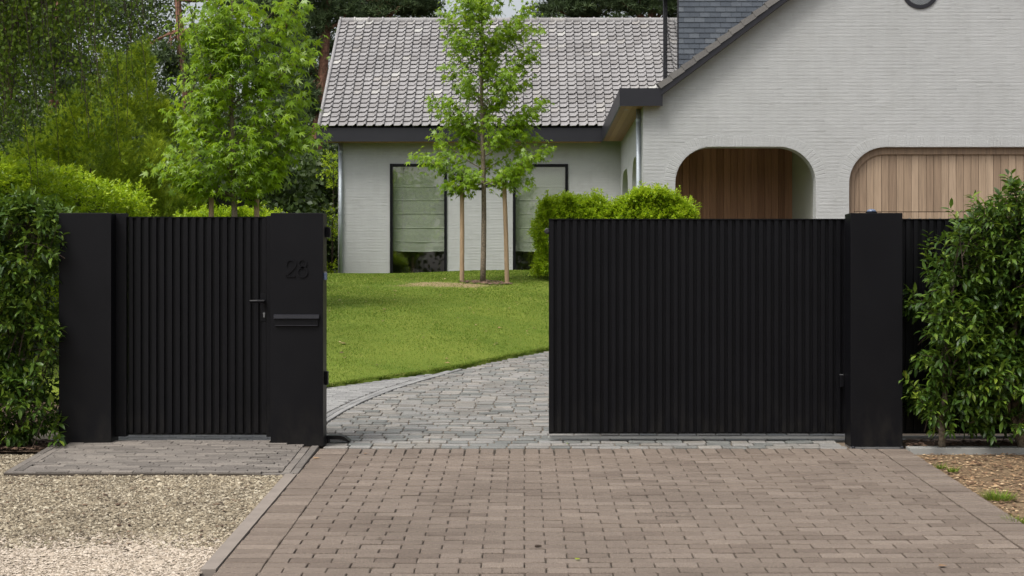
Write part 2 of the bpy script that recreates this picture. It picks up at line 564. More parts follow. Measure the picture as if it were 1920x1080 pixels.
# ------------------------------------------------------------------ levels of the ground
def zd(y):
    """driveway level"""
    y = np.asarray(y, float)
    return np.where(y < 8, SLOPE * np.maximum(y, -14), SLOPE * 8 + 0.11 * np.minimum(y - 8, 8.7))


LX = [-14, -4, -2.6, -1.918, -1.523, -1.106, -0.667, -0.185, 0.29, 1.0, 2.2, 4.0]
LY = [3.4, 3.4, 3.55, 3.74, 4.33, 4.88, 5.63, 6.72, 7.66, 9.3, 12.5, 16.0]


def lawn_edge(x):
    return np.interp(x, LX, LY)


def lawn_z(x, y):
    x = np.asarray(x, float)
    y = np.asarray(y, float)
    e = lawn_edge(x)
    z0 = zd(e) + 0.025
    zc = 1.60 + 0.02 * np.clip(x + 0.5, -4, 1.5)
    t = np.clip((y - e) / np.maximum(17.0 - e, 1.0), 0, 1)
    z = z0 + (zc - z0) * (1 - (1 - t) ** 1.37)
    z = z - 0.012 * np.clip(y - 17.5, 0, 8)
    return z + 0.012 * np.sin(x * 2.1 + y * 1.3) * np.clip((y - e) * 0.7, 0, 1)


# ground: one sheet to the horizon
def ground_z(x, y):
    z = np.where(y < 0, SLOPE * np.maximum(y, -14) - 0.07, zd(y) - 0.09)
    return z


gx = np.concatenate([[-400, -200, -100, -50], np.linspace(-20, 20, 41), [50, 100, 200, 400]])
gy = np.concatenate([[-300, -100, -40, -14], np.linspace(-12, 26, 39), [40, 60, 100, 200, 400]])
GX, GY = np.meshgrid(gx, gy)
V = np.stack([GX, GY, ground_z(GX, GY)], -1).reshape(-1, 3)
nx = len(gx)
idx = np.arange(len(gx) * len(gy)).reshape(len(gy), nx)
Q = np.stack([idx[:-1, :-1], idx[:-1, 1:], idx[1:, 1:], idx[1:, :-1]], -1).reshape(-1, 4)
put('ground', arrays('ground', V, Q, True), 'soil', kind='structure')

# lawn sheet
us = np.linspace(-14, 4.0, 91)
ts = np.linspace(0, 1, 60) ** 1.4
U, T = np.meshgrid(us, ts)
E = lawn_edge(U)
Yv = E + T * (30 - E)
V = np.stack([U, Yv, lawn_z(U, Yv)], -1).reshape(-1, 3)
idx = np.arange(V.shape[0]).reshape(len(ts), len(us))
Q = np.stack([idx[:-1, :-1], idx[:-1, 1:], idx[1:, 1:], idx[1:, :-1]], -1).reshape(-1, 4)
# little earth lip along the edge
lip = np.stack([us, lawn_edge(us) - 0.005, zd(lawn_edge(us)) - 0.06], -1)
nb = len(V)
V = np.concatenate([V, lip])
L = np.arange(len(us))
Q = np.concatenate([Q, np.stack([nb + L[:-1], nb + L[1:], L[1:], L[:-1]], -1)])
put('lawn', arrays('lawn', V, Q, True), 'turf', kind='structure')

# ------------------------------------------------------------------ driveway beds
mb = MB()
ys = list(np.linspace(-0.002, 16.7, 40))
V, Fc = [], []
for y in ys:
    for x in (-3.6, 10):
        V.append((x, y, float(zd(y)) - 0.013))
for i in range(len(ys) - 1):
    Fc.append((2 * i, 2 * i + 1, 2 * i + 3, 2 * i + 2))
driveway = mb.add(V, Fc).build('driveway', 'joint_tan', kind='structure')

# apron of concrete bricks in front of the gate
AY1 = -5.2
mb = MB()
mb.add([(-1.505, AY1, SLOPE * AY1 - 0.012), (2.8, AY1, SLOPE * AY1 - 0.012), (2.8, -0.004, -0.012), (-1.505, -0.004, -0.012)], [(0, 1, 2, 3)])
apron = mb.build('entrance_apron', 'joint_dark', kind='structure')

PB = 0.1075
brick_m = [block_mesh('apron_brick', 0.2085, 0.0945, 0.03, 0.004, 0.0018, seed=s) for s in range(6)]
th = math.atan(SLOPE)
pieces = []


def brick(x, y, rz=0.0, sx=1.0, mk=None):
    k = random.randrange(6)
    z = SLOPE * y + random.uniform(-0.0022, 0.0018) - 0.006 * math.exp(-((x + 0.2) / 0.7) ** 2) * math.exp(-((y + 2.2) / 1.1) ** 2)
    if rz:
        pieces.append((x, y, z, random.gauss(0, 0.004), -th, rz, (sx, 1, 1), k))
        return
    pieces.append((x + random.gauss(0, 0.0012), y + random.gauss(0, 0.001), z, th + random.gauss(0, 0.006), random.gauss(0, 0.004), random.gauss(0, 0.004), (sx, 1, 1), k))


nrow = int((-AY1 - 0.215) / PB)
x = -1.29
for i in range(36):
    k = random.randrange(6)
    pieces.append((x + PB * (i + 0.5) + random.gauss(0, 0.001), -0.1085, SLOPE * -0.1085 + random.uniform(-0.001, 0.001), 0.0, -th, math.pi / 2, (1, 1, 1), k))
for r_ in range(nrow):
    y = -0.215 - PB * (r_ + 0.5)
    if r_ % 2 == 0:
        for i in range(18):
            brick(x + 0.215 * (i + 0.5), y)
    else:
        brick(x + PB / 2, y, 0, 0.488)
        for i in range(17):
            brick(x + PB + 0.215 * (i + 0.5), y)
        brick(x + PB * 35.5, y, 0, 0.488)
for r_ in range(nrow + 2):
    y = -PB * (r_ + 0.5)
    brick(-1.3975, y)
    brick(2.6925, y)


def score_front(pc):
    px, py = proj(np.array(pc[:3]))
    if 0 < px < 1920 and py < 1074:
        return py
    return py - 5000


lay(pieces, brick_m, 'apron', apron, 'brick', 300, score_front, 'bricks')

# ------------------------------------------------------------------ slim clay paving before the small gate
PATH_Y0 = -1.1


def path_z(x, y):
    base = -0.0447 + (0.04 + 0.0447) * (y - PATH_Y0) / 1.13
    return base - 0.006 * np.clip((0.0 - y) / 1.1, 0, 1) - 0.018 * np.clip((x + 1.9) / 0.4, 0, 1)


mb = MB()
xs = [-3.45, -1.9, -1.508]
V, Fc = [], []
for y in (PATH_Y0, 0.2):
    for x in xs:
        V.append((x, y, float(path_z(x, y)) - 0.012))
for y in (PATH_Y0,):
    for x in xs:
        V.append((x, y, float(path_z(x, y)) - 0.08))
for i in range(2):
    Fc.append((i, i + 1, i + 4, i + 3))
    Fc.append((6 + i, 7 + i, i + 1, i))
footpath = mb.add(V, Fc).build('footpath', 'joint_dark', kind='structure')
slim = [block_mesh('slim_brick', 0.208, 0.0515, 0.035, 0.003, 0.001, seed=s) for s in range(5)]
pieces = []
PR = 0.0545
tp = math.atan((0.04 + 0.0447) / 1.13)


def slimp(x, y, rz=0.0, sx=1.0):
    z = float(path_z(x, y)) + random.uniform(-0.002, 0.002)
    if rz:
        pieces.append((x, y, z, random.gauss(0, 0.01), -tp, rz, (sx, 1, 1), random.randrange(5)))
    else:
        pieces.append((x, y, z, tp + random.gauss(0, 0.012), random.gauss(0, 0.006) + 0.0, random.gauss(0, 0.004), (sx, 1, 1), random.randrange(5)))


# front row, then field between the edge strips
X0, X1 = -3.45, -1.508
n = int((X1 - X0) / 0.213)
for i in range(n + 1):
    w = min(0.213, X1 - X0 - 0.213 * i)
    if w > 0.03:
        slimp(X0 + 0.213 * i + w / 2, PATH_Y0 + PR / 2, 0, (w - 0.004) / 0.208)
for side in (0, 1):
    for s in range(2):
        xx = (X0 + PR * (s + 0.5)) if side == 0 else (X1 - PR * (s + 0.5))
        y = PATH_Y0 + PR + 0.106 * (s % 2)
        if s % 2:
            slimp(xx, PATH_Y0 + PR + 0.052, math.pi / 2, 0.49)
        while y < -0.16:
            slimp(xx, y + 0.1065, math.pi / 2)
            y += 0.213
row = 0
y = PATH_Y0 + PR * 1.5
while y < 0.02:
    xa, xb = X0 + 2 * PR, X1 - 2 * PR
    x = xa - 0.213 * ((row * 0.29 + 0.1 * math.sin(row * 2.3)) % 1.0)
    while x < xb:
        a, b = max(x, xa), min(x + 0.213, xb)
        if b - a > 0.03:
            slimp((a + b) / 2, y, 0, (b - a - 0.004) / 0.208)
        x += 0.213
    y += PR
    row += 1
while y < 0.17:                                  # between the posts of the small gate
    x = -3.06 - 0.213 * ((row * 0.29) % 1.0)
    while x < -1.88:
        a, b = max(x, -3.06), min(x + 0.213, -1.88)
        if b - a > 0.03:
            slimp((a + b) / 2, y, 0, (b - a - 0.004) / 0.208)
        x += 0.213
    y += PR
    row += 1
lay(pieces, slim, 'clay', footpath, 'brick', 300, score_front, 'bricks')

# ------------------------------------------------------------------ grey paving behind the small gate, kerb strip and cobbles
EY = [0.0, 0.33, 0.6, 1.38, 2.04, 2.76, 3.68, 4.44, 5.10, 5.55, 6.2, 7.66, 9.3]
EX = [-1.49, -1.49, -1.62, -1.62, -1.56, -1.453, -1.257, -1.03, -0.805, -0.664, -0.41, 0.3, 1.0]


def edging(y):
    return np.interp(y, EY, EX)


mb = MB()
V, Fc = [], []
ys = np.linspace(0.205, 5.6, 40)
for y in ys:
    V.append((-3.45, y, float(zd(y)) - 0.004))
    V.append((float(edging(y)), y, float(zd(y)) - 0.004))
for i in range(39):
    Fc.append((2 * i, 2 * i + 1, 2 * i + 3, 2 * i + 2))
gpath = mb.add(V, Fc).build('garden_path', 'joint_dark', kind='structure')
slimg = [block_mesh('slim_grey_brick', 0.206, 0.05, 0.03, 0.003, 0.0012, seed=s + 20) for s in range(5)]
pieces = []
y = 0.235
row = 0
while y < 5.6:
    xb = float(edging(y)) - 0.125
    x = -3.4 - 0.213 * ((row * 0.31) % 1)
    while x < xb:
        a, b = x, min(x + 0.213, xb)
        xm = (a + b) / 2
        if b - a > 0.04 and y < lawn_edge(xm) - 0.03:
            pieces.append((xm, y, float(zd(y)) + 0.007 + random.uniform(-0.0015, 0.0015), th + random.gauss(0, 0.01), random.gauss(0, 0.006), random.gauss(0, 0.005), ((b - a - 0.004) / 0.206, 1, 1), random.randrange(5)))
        x += 0.213
    y += PR
    row += 1
for s in (0, 1):                                 # double edging strip along the curve
    y = 0.66
    while y < 5.5:
        off = 0.0275 + 0.055 * s
        slope = float(edging(y + 0.1) - edging(y - 0.1)) / 0.2
        ang = math.atan2(1.0, slope)
        x = float(edging(y)) - off * math.sin(ang)
        if y < lawn_edge(x) - 0.02:
            pieces.append((x, y, float(zd(y)) + 0.008, 0.0, -th, ang, (1, 1, 1), random.randrange(5)))
        y += 0.212 * math.sin(ang)


def score_path(pc):
    px, py = proj(np.array(pc[:3]))
    if 606 < px < 1030 and py < 1080:
        return 3000 + py
    return py - 3000


lay(pieces, slimg, 'grey_paver', gpath, 'paver', 260, score_path, 'pavers')

cob = [block_mesh('cobble', 0.158, 0.092, 0.05, 0.005, 0.002, 0.012, seed=s + 40) for s in range(10)]
pieces = []
y = 0.06
row = 0
while y < 9.2:
    xl = float(edging(y)) + 0.008
    x = xl
    if y > 0.5:                                  # border stone along the edging
        w = random.uniform(0.15, 0.2)
    while x < 2.9:
        w = random.uniform(0.13, 0.21)
        xm = x + w / 2
        if x + w < 2.95 and y < lawn_edge(xm) - 0.07 and not (xm > 2.37 and y < 0.34):
            pieces.append((xm, y + random.gauss(0, 0.002), float(zd(y)) + 0.004 + random.uniform(-0.003, 0.003), th + random.gauss(0, 0.02), random.gauss(0, 0.012), random.gauss(0, 0.006), ((w - 0.008) / 0.158, random.uniform(0.92, 1.04), 1), random.randrange(10)))
        x += w
    y += 0.126
    row += 1


def score_cob(pc):
    px, py = proj(np.array(pc[:3]))
    if 604 < px < 1030 or (pc[1] < 0.4 and px < 1590):
        return 3000 + py
    return py - 3000


lay(pieces, cob, 'cobble', driveway, 'cobblestone', 300, score_cob, 'cobblestones')

# ------------------------------------------------------------------ verges: gravel on the left, dry soil on the right
V, Fc = [], []
for y in np.linspace(-9, 1.0, 30):
    for x in (-14, -1.58):
        V.append((x, y, SLOPE * y - 0.013))
for i in range(29):
    Fc.append((2 * i, 2 * i + 1, 2 * i + 3, 2 * i + 2))
gravel_bed = MB().add(V, Fc).build('gravel_verge', 'gravel_bed', kind='structure')
V, Fc = [], []
for y in np.linspace(-9, -0.09, 24):
    for x in (2.806, 14):
        V.append((x, y, SLOPE * y - 0.03 + 0.012 * math.sin(y * 3) * (x > 3)))
for i in range(23):
    Fc.append((2 * i, 2 * i + 1, 2 * i + 3, 2 * i + 2))
MB().add(V, Fc).build('soil_verge', 'dry_soil', kind='structure')
V, Fc = [], []
for y in (0.06, 1.2):
    for x in (2.8, 14):
        V.append((x, y, 0.0))
MB().add(V, [(0, 1, 3, 2)]).build('planting_bed', 'soil', kind='structure')
V = [(x, y, 0.0 + 0.02 * (y > 0)) for y in (-0.25, 1.2) for x in (-8, -3.46)]
MB().add(V, [(0, 1, 3, 2)]).build('hedge_bed', 'soil', kind='structure')

OCT = np.array([(1, 0, 0), (0, 1, 0), (-1, 0, 0), (0, -1, 0), (0, 0, 1), (0, 0, -1)], float)
OCF = np.array([(0, 1, 4), (1, 2, 4), (2, 3, 4), (3, 0, 4)])


def pebbles(name, P, size, flat, mat, label, cat):
    n = len(P)
    a = rng.uniform(0, 6.28, n)
    s = size * rng.lognormal(0, 0.35, n)
    sx, sy, sz = s * rng.uniform(0.7, 1.3, n), s * rng.uniform(0.6, 1.1, n), s * flat * rng.uniform(0.6, 1.3, n)
    T = OCT[None] + rng.uniform(-0.3, 0.3, (n, 6, 3))
    x, y, z = T[..., 0] * sx[:, None], T[..., 1] * sy[:, None], T[..., 2] * sz[:, None]
    ca, sa = np.cos(a)[:, None], np.sin(a)[:, None]
    V = np.stack([x * ca - y * sa, x * sa + y * ca, z], -1) + P[:, None, :]
    Fc = (OCF[None] + (np.arange(n) * 6)[:, None, None]).reshape(-1, 3)
    o = put(name, arrays(name, V.reshape(-1, 3), Fc), mat, kind='stuff')
    return tag(o, label, cat)


def scatter(x0, x1, y0, y1, n):
    return rng.uniform(x0, x1, n), rng.uniform(y0, y1, n)


x, y = scatter(-4.7, -1.575, -3.3, 0.0, 90000)
keep = ((y < PATH_Y0 - 0.005) | (x < -3.46)) & (y < -0.12 + 0.1 * np.sin(x * 9)) & (y > -3.15 + 0.1 * np.sin(x * 5) - 0.3 * rng.random(len(x)) ** 2)
x, y = x[keep], y[keep]
pebbles('gravel', np.stack([x, y, SLOPE * y - 0.011 + rng.uniform(-0.003, 0.006, len(x))], -1), 0.0078, 0.6, 'gravel', 'beige crushed gravel beside the brick apron in front of the paving', 'gravel')
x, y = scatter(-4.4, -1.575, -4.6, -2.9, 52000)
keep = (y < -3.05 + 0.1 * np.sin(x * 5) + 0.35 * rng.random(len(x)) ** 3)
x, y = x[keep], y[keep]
pebbles('pale_gravel', np.stack([x, y, SLOPE * y - 0.012 + rng.uniform(-0.003, 0.005, len(x))], -1), 0.0072, 0.5, 'gravel_pale', 'pale gravel along the front edge of the verge', 'gravel')

# chips and leaves on soil
x, y = scatter(2.82, 4.6, -2.6, -0.1, 6500)
pebbles('leaf_litter', np.stack([x, y, SLOPE * y - 0.024 + rng.uniform(0, 0.006, len(x))], -1), 0.0105, 0.25, 'litter', 'dry brown leaf litter on the soil right of the apron', 'leaf litter')
x1_, y1_ = scatter(2.82, 4.4, 0.07, 0.6, 1300)
x2_, y2_ = scatter(-4.6, -3.48, -0.25, 0.5, 1500)
x, y = np.concatenate([x1_, x2_]), np.concatenate([y1_, y2_])
pebbles('bark_mulch', np.stack([x, y, 0.012 + rng.uniform(0, 0.015, len(x))], -1), 0.015, 0.35, 'mulch', 'dark brown bark mulch under the laurel hedges', 'mulch')
a = rng.uniform(0, 6.28, 260)
r_ = 0.42 * np.sqrt(rng.random(260))
x, y = TREE2[0] + 0.06 + r_ * np.cos(a), TREE2[1] + r_ * np.sin(a) * 0.9
pebbles('tree_mulch', np.stack([x, y, lawn_z(x, y) + 0.018], -1), 0.024, 0.4, 'mulch', 'ring of dark bark chips round the lawn tree', 'mulch')

x, y = scatter(-4.5, -1.62, -3.4, -1.15, 420)
pebbles('gravel_litter', np.stack([x, y, SLOPE * y - 0.002 + rng.uniform(0, 0.004, len(x))], -1), 0.011, 0.3, 'mulch', 'dark bits of bark and dead leaf strewn over the gravel', 'leaf litter')
x, y = scatter(-3.2, 0.9, 5.0, 15.0, 150)
keep = y > lawn_edge(x) + 0.1
x, y = x[keep], y[keep]
pebbles('lawn_litter', np.stack([x, y, lawn_z(x, y) + 0.016], -1), 0.016, 0.3, 'litter', 'small dry fallen leaves scattered over the lawn', 'leaf litter')

# kerbs
k = MB()
V = []
for (y, w) in ((-1.105, 0), (-3.82, 0)):
    for x in (-1.585, -1.509):
        V.append((x, y, SLOPE * y + 0.004))
for (y, w) in ((-1.105, 0), (-3.82, 0)):
    for x in (-1.585, -1.509):
        V.append((x, y, SLOPE * y - 0.1))
k.add(V, [(0, 2, 3, 1), (0, 4, 6, 2), (1, 3, 7, 5), (2, 6, 7, 3), (0, 1, 5, 4)])
tag(k.build('edging_kerb', 'kerb_brown'), 'narrow brown concrete edging between the gravel and the brick apron', 'kerb')
k = MB().box(2.806, 9, -0.088, 0.062, -0.15, 0.012)
tag(k.build('concrete_kerb', 'kerb', bevel=0.006), 'pale grey concrete kerb in front of the right laurel hedge', 'kerb')

# ------------------------------------------------------------------ gate pillars
PT = 1.728


def pillar_body(root, x0, x1, zb):
    return MB().box(x0, x1, 0.03, 0.24, zb, PT).build('body', 'black', root, bevel=0.003)


xa = (110 - CX) / 255.3
p_left = thing('gate_pillar', (xa + 0.19, 0.13, 0.03), 'plain black metal pillar at the left end, against the laurel hedge', 'gate pillar', 'black gate pillars')
pillar_body(p_left, xa, xa + 0.385, 0.03)
xb = -1.865
p_num = thing('gate_pillar', (xb + 0.19, 0.13, 0.02), 'black metal pillar with house number 28 and letter slot', 'gate pillar', 'black gate pillars')
pillar_body(p_num, xb, xb + 0.385, 0.012)
xc = (1595 - CX) / 255.3
p_right = thing('gate_pillar', (xc + 0.19, 0.13, 0.0), 'plain black metal pillar on bolts in front of the sliding gate', 'gate pillar', 'black gate pillars')
pillar_body(p_right, xc, xc + 0.382, 0.012)
MB().box(xc - 0.003, xc + 0.386, 0.022, 0.245, -0.004, 0.009).build('base_plate', 'steel', p_right)
for bx in (xc + 0.018, xc + 0.376):
    b = MB().tube([(bx, 0.018, -0.002), (bx, 0.018, 0.009), (bx, 0.018, 0.015)], [0.014, 0.013, 0.007], 10)
    b.build('bolt', 'dark_metal', p_right, smooth=False)

# warning lamp on the right pillar
lx = xc + 0.175
lamp = thing('warning_lamp', (lx, 0.13, PT), 'small smoked blue dome lamp on top of the right pillar', 'lamp')
MB().tube([(lx, 0.13, PT), (lx, 0.13, PT + 0.012)], 0.042, 16).build('base', 'black', lamp)
MB().tube([(lx, 0.13, PT + 0.012), (lx, 0.13, PT + 0.022), (lx, 0.13, PT + 0.03), (lx, 0.13, PT + 0.034)], [0.036, 0.034, 0.024, 0.008], 16).build('dome', 'lens_blue', lamp, smooth=True)


# raised digits 28, drawn as thin strokes
def stroke(root, pts, w, label):
    pts = [np.array(q, float) for q in pts]
    n = len(pts)
    V, Fc = [], []
    for i, q in enumerate(pts):
        d = pts[min(i + 1, n - 1)] - pts[max(i - 1, 0)]
        d /= np.linalg.norm(d) + 1e-9
        nn = np.array([-d[1], d[0]]) * w / 2
        for s, yy in ((1, 0.021), (-1, 0.021), (-1, 0.0299), (1, 0.0299)):
            V.append((q[0] + nn[0] * s, yy, q[1] + nn[1] * s))
    for i in range(n - 1):
        for k_ in range(4):
            k2 = (k_ + 1) % 4
            Fc.append((4 * i + k_, 4 * i + k2, 4 * i + 4 + k2, 4 * i + 4 + k_))
    Fc += [(3, 2, 1, 0), (4 * n - 4, 4 * n - 3, 4 * n - 2, 4 * n - 1)]
    o = MB().add(V, Fc).build('digit', 'black', root)
    o['label'] = label
    return o


s255 = 255.5


def onp(px, py):
    return ((px - CX) / s255, HC + (CY - py) / s255)


two = []
cxx, czz, rr = 545.5, 496.0, 8.6
for a in np.linspace(195, -40, 16):
    two.append(onp(cxx + rr * math.cos(math.radians(a)), czz - rr * math.sin(math.radians(a))))
two += [onp(536.2, 517.6), onp(536.6, 517.8), onp(545, 517.8), onp(554.2, 517.8)]
stroke(p_num, two, 0.0105, 'raised black digit 2')
eight = []
for a in np.linspace(-90, 270, 26):
    eight.append(onp(567.0 + 7.2 * math.cos(math.radians(a)), 494.2 - 7.2 * math.sin(math.radians(a))))
for a in np.linspace(90, -270, 30):
    eight.append(onp(567.0 + 9.0 * math.cos(math.radians(a)), 510.4 - 9.0 * math.sin(math.radians(a))))
stroke(p_num, eight, 0.0105, 'raised black digit 8')

# letter slot
x0, zt = onp(513.5, 589.5)
x1, zb = onp(598.5, 611.5)
slot = MB().box(x0 + 0.006, x1 - 0.008, 0.016, 0.0298, zb, zt - 0.03).build('letter_slot', 'black', p_num, bevel=0.002)
MB().add([(x0, 0.0297, zt), (x1, 0.0297, zt), (x1, 0.006, zt - 0.006), (x0, 0.006, zt - 0.006), (x0, 0.004, zt - 0.03), (x1, 0.004, zt - 0.03), (x0, 0.0155, zt - 0.034), (x1, 0.0155, zt - 0.034)],
         [(0, 3, 2, 1), (3, 4, 5, 2), (4, 6, 7, 5), (0, 6, 4, 3), (1, 2, 5, 7)]).build('flap', 'dark_metal', slot)
MB().box(x0 + 0.01, x1 - 0.012, 0.011, 0.0158, zb + 0.002, zb + 0.008).build('lip', 'dark_metal', slot)
# catches on the inner side of the numbered pillar
xr = xb + 0.385
MB().box(xr, xr + 0.035, 0.16, 0.225, 1.555, 1.63).build('gate_catch', 'black', p_num, bevel=0.003)
MB().box(xr, xr + 0.024, 0.11, 0.175, 0.46, 0.56).build('gate_catch', 'black', p_num, bevel=0.003)
ps = MB().box(xr, xr + 0.024, 0.05, 0.105, 1.235, 1.29).build('photocell', 'lens_blue', p_num, bevel=0.006)
MB().box(xr, xr + 0.02, 0.054, 0.1, 1.291, 1.297).build('photocell_cap', 'steel', ps)
# ground stop at the foot
xs0 = xr + 0.002
st = MB()
prof = [(0, 0.05), (0.1, 0.05), (0.13, 0.042), (0.172, 0.008), (0.165, 0.0), (0.12, 0.018), (0.09, 0.02), (0, 0.02)]
st.prism_y([(xs0 + a_, 0.025 + b_) for a_, b_ in prof], 0.22, 0.34)
st.box(xs0, xs0 + 0.012, 0.23, 0.33, 0.0, 0.07)
tag(st.build('gate_stop', 'black'), 'black bent metal gate stop on the cobbles beside the numbered pillar', 'gate stop')

# ------------------------------------------------------------------ small gate
GP = 0.0584


def slat_mesh(h):
    """ribbed cladding profile: proud face 31 mm wide"""
    return MB()


pg = thing('pedestrian_gate', (-2.44, 0.17, 0.09), 'closed black slatted pedestrian gate between two pillars', 'gate')
fxl = (216 - CX) / 252.8
fr_ = MB()
fr_.box(fxl, fxl + 0.083, 0.14, 0.21, 0.075, 1.731)
post_l = fr_.build('gate_post', 'black', pg, bevel=0.003)
fxr = (499 - CX) / 252.8
MB().box(fxr, xb - 0.003, 0.15, 0.21, 0.072, 1.712).build('gate_post', 'black', pg, bevel=0.003)
gxl, gxr = fxl + 0.086, fxr - 0.003
MB().box(gxl, gxr, 0.192, 0.212, 0.098, 1.70).build('backing_panel', 'black', pg)
MB().box(gxl, gxr, 0.168, 0.214, 1.7005, 1.707).build('top_rail', 'black', pg)
MB().box(gxl, gxr, 0.186, 0.2135, 0.084, 0.0975).build('bottom_rail', 'black', pg)
sl = MB().box(-0.0155, 0.0155, -0.011, 0.011, 0, 1.6).build('slat', 'black', pg, bevel=0.0015)
slat_small = sl.data
nsl = int((gxr - gxl) / GP)
for i in range(nsl):
    o = sl if i == 0 else put('slat', slat_small, None, pg)
    o.location = (gxl + 0.022 + i * GP, 0.181, 0.0985)
# handle: plate strip, neck and lever, lock cylinder
hx, hz = at(495, 565, 11.6)[[0, 2]]
hd = MB()
hd.box(hx - 0.013, hx + 0.013, 0.15, 0.1695, hz - 0.032, hz + 0.03)
hd.tube([(hx, 0.15, hz), (hx, 0.1, hz)], 0.011, 10)
hd.tube([(hx + 0.008, 0.105, hz), (hx - 0.045, 0.1, hz), (hx - 0.098, 0.104, hz)], [0.0125, 0.0125, 0.011], 10)
hd.build('handle', 'black', pg, bevel=0.0)
kx, kz = at(494, 590, 11.6)[[0, 2]]
MB().box(gxr - 0.044, gxr - 0.001, 0.170, 0.192, hz - 0.15, hz + 0.06).build('lock_case', 'black', pg, bevel=0.002)
for (za_, zb_) in ((0.0985, hz - 0.153), (hz + 0.063, 1.6985)):
    MB().box(gxr - 0.032, gxr - 0.001, 0.170, 0.192, za_, zb_).build('slat', 'black', pg, bevel=0.0015)
kc = MB()
kc.tube([(kx, 0.1698, kz + 0.008), (kx, 0.162, kz + 0.008)], 0.0085, 12)
kc.box(kx - 0.005, kx + 0.005, 0.163, 0.1699, kz - 0.02, kz + 0.004)
kc.build('lock_cylinder', 'steel', pg)

# ------------------------------------------------------------------ sliding gate
sg = thing('sliding_gate', (2.2, 0.33, 0.09), 'wide black slatted sliding gate standing half open behind the right pillar', 'gate')
s249 = F / (D + 0.32)
gl0 = (1030 - CX) / s249
gl1 = gl0 + 3.98
ZB, ZT = 0.092, 1.70
MB().box(gl0, gl1, 0.343, 0.363, ZB, ZT - 0.008).build('backing_panel', 'black', sg)
MB().box(gl0 - 0.004, gl1, 0.316, 0.372, ZT - 0.0075, ZT).build('top_rail', 'black', sg)
MB().box(gl0, gl1, 0.335, 0.364, ZB - 0.012, ZB - 0.0005).build('bottom_rail', 'black', sg)
MB().box(gl0 - 0.0035, gl0 - 0.0003, 0.32, 0.372, ZB - 0.012, ZT - 0.008).build('end_plate', 'black', sg)
sl = MB().box(-0.0155, 0.0155, -0.011, 0.011, 0, ZT - 0.01 - ZB).build('slat', 'black', sg, bevel=0.0015)
slat_big = sl.data
i = 0
while gl0 + 0.017 + i * GP < gl1 - 0.02:
    o = sl if i == 0 else put('slat', slat_big, None, sg)
    o.location = (gl0 + 0.017 + i * GP, 0.332, ZB)
    i += 1
bp = at(1026, 433, D + 0.34)
MB().tube([(bp[0] + 0.02, 0.345, bp[2]), (bp[0] - 0.006, 0.345, bp[2])], 0.007, 8).build('bumper_stem', 'dark_metal', sg)
bm_ = MB()
bm_.tube([(bp[0], 0.372, bp[2]), (bp[0], 0.366, bp[2]), (bp[0], 0.326, bp[2]), (bp[0], 0.32, bp[2])], [0.014, 0.022, 0.022, 0.014], 14)
bm_.build('bumper', 'rubber', sg)
# pale screw heads along the top edge behind the pillar
for px_ in (1705, 1725, 1743, 1762, 1781):
    q = at(px_, 408, D + 0.345)
    MB().tube([(q[0], 0.345, ZT), (q[0], 0.345, ZT + 0.006)], 0.006, 8).build('screw', 'steel', sg)
# running rail under the gate
rl = MB().box(-1.3 + 1.48, 4.2, 0.352, 0.385, 0.040, 0.060)
tag(rl.build('gate_rail', 'kerb', bevel=0.004), 'pale ground rail under the sliding gate', 'rail')
# roller keeper on the right pillar
rk = MB().box(xc - 0.034, xc - 0.004, 0.245, 0.29, 0.435, 0.525).build('roller_keeper', 'black', p_right, bevel=0.004)
MB().box(xc - 0.033, xc - 0.006, 0.25, 0.285, 0.5265, 0.53).build('keeper_cap', 'steel', rk)

# ------------------------------------------------------------------ house
YG, YW = 16.74, 23.40                     # gable front, wing front
XS = 2.14                                 # side wall of the gable
FLO = 1.40
EZ0, EZ1 = 4.555, 4.855                   # fascia
TP = 0.756                                # roof pitch (tangent)
RX = 7.15                                 # gable ridge
house = thing('house', (2.0, YG, FLO), 'pale grey limewashed brick house with grey tiled roofs and arched openings', 'house')
sG = F / (YG + D)


def gx_(px):
    return (px - CX) / sG


def gz_(py):
    return HC + (CY - py) / sG


AR1 = arch(gx_(1266), gx_(1530), FLO, gz_(275), 0.66)
AR2 = arch(gx_(1592), gx_(1592) + 4.9, FLO, gz_(275.5), 0.66)
rw, rc = 0.335, (gx_(1725), gz_(-18))
RND = [(rc[0] + rw * math.cos(a_), rc[1] + rw * math.sin(a_)) for a_ in np.linspace(0, 2 * math.pi, 29)[:-1]]
XR = 2 * RX - XS
zroof = lambda x: 4.90 + (min(x, 2 * RX - x) - 2.44) * 0.75
outer = [(XS, FLO - 0.5), (XR, FLO - 0.5), (XR, zroof(XR) - 0.05), (RX, zroof(RX) - 0.05), (XS, zroof(XS) - 0.05)]
holes = [AR1[2:] + [AR1[0], AR1[1]], AR2[2:] + [AR2[0], AR2[1]], RND]
wall_g = wall_with_holes(outer, [AR1, AR2, RND], lambda a_, b_, t: (a_, YG + t, b_), 0.3, np.array([0, -1, 0])).build('wall', 'wall', house)
wall_g['label'] = 'limewashed gable wall with two arched openings and a round window'
# side wall with two arches
SA1 = arch(YG + 1.45, YG + 2.95, FLO, 3.84, 0.6)
SA2 = arch(YG + 4.15, YG + 6.1, FLO, 3.84, 0.6)
outer = [(YG + 0.301, FLO - 0.5), (YW, FLO - 0.5), (YW, EZ0 + 0.1), (YG + 0.301, EZ0 + 0.1)]
wall_with_holes(outer, [SA1, SA2], lambda a_, b_, t: (XS + t, a_, b_), 0.3, np.array([-1, 0, 0])).build('wall', 'wall', house)
# wing wall with two windows
sW = F / (YW + D)


def wx_(px):
    return (px - CX) / sW


def wz_(py):
    return HC + (CY - py) / sW


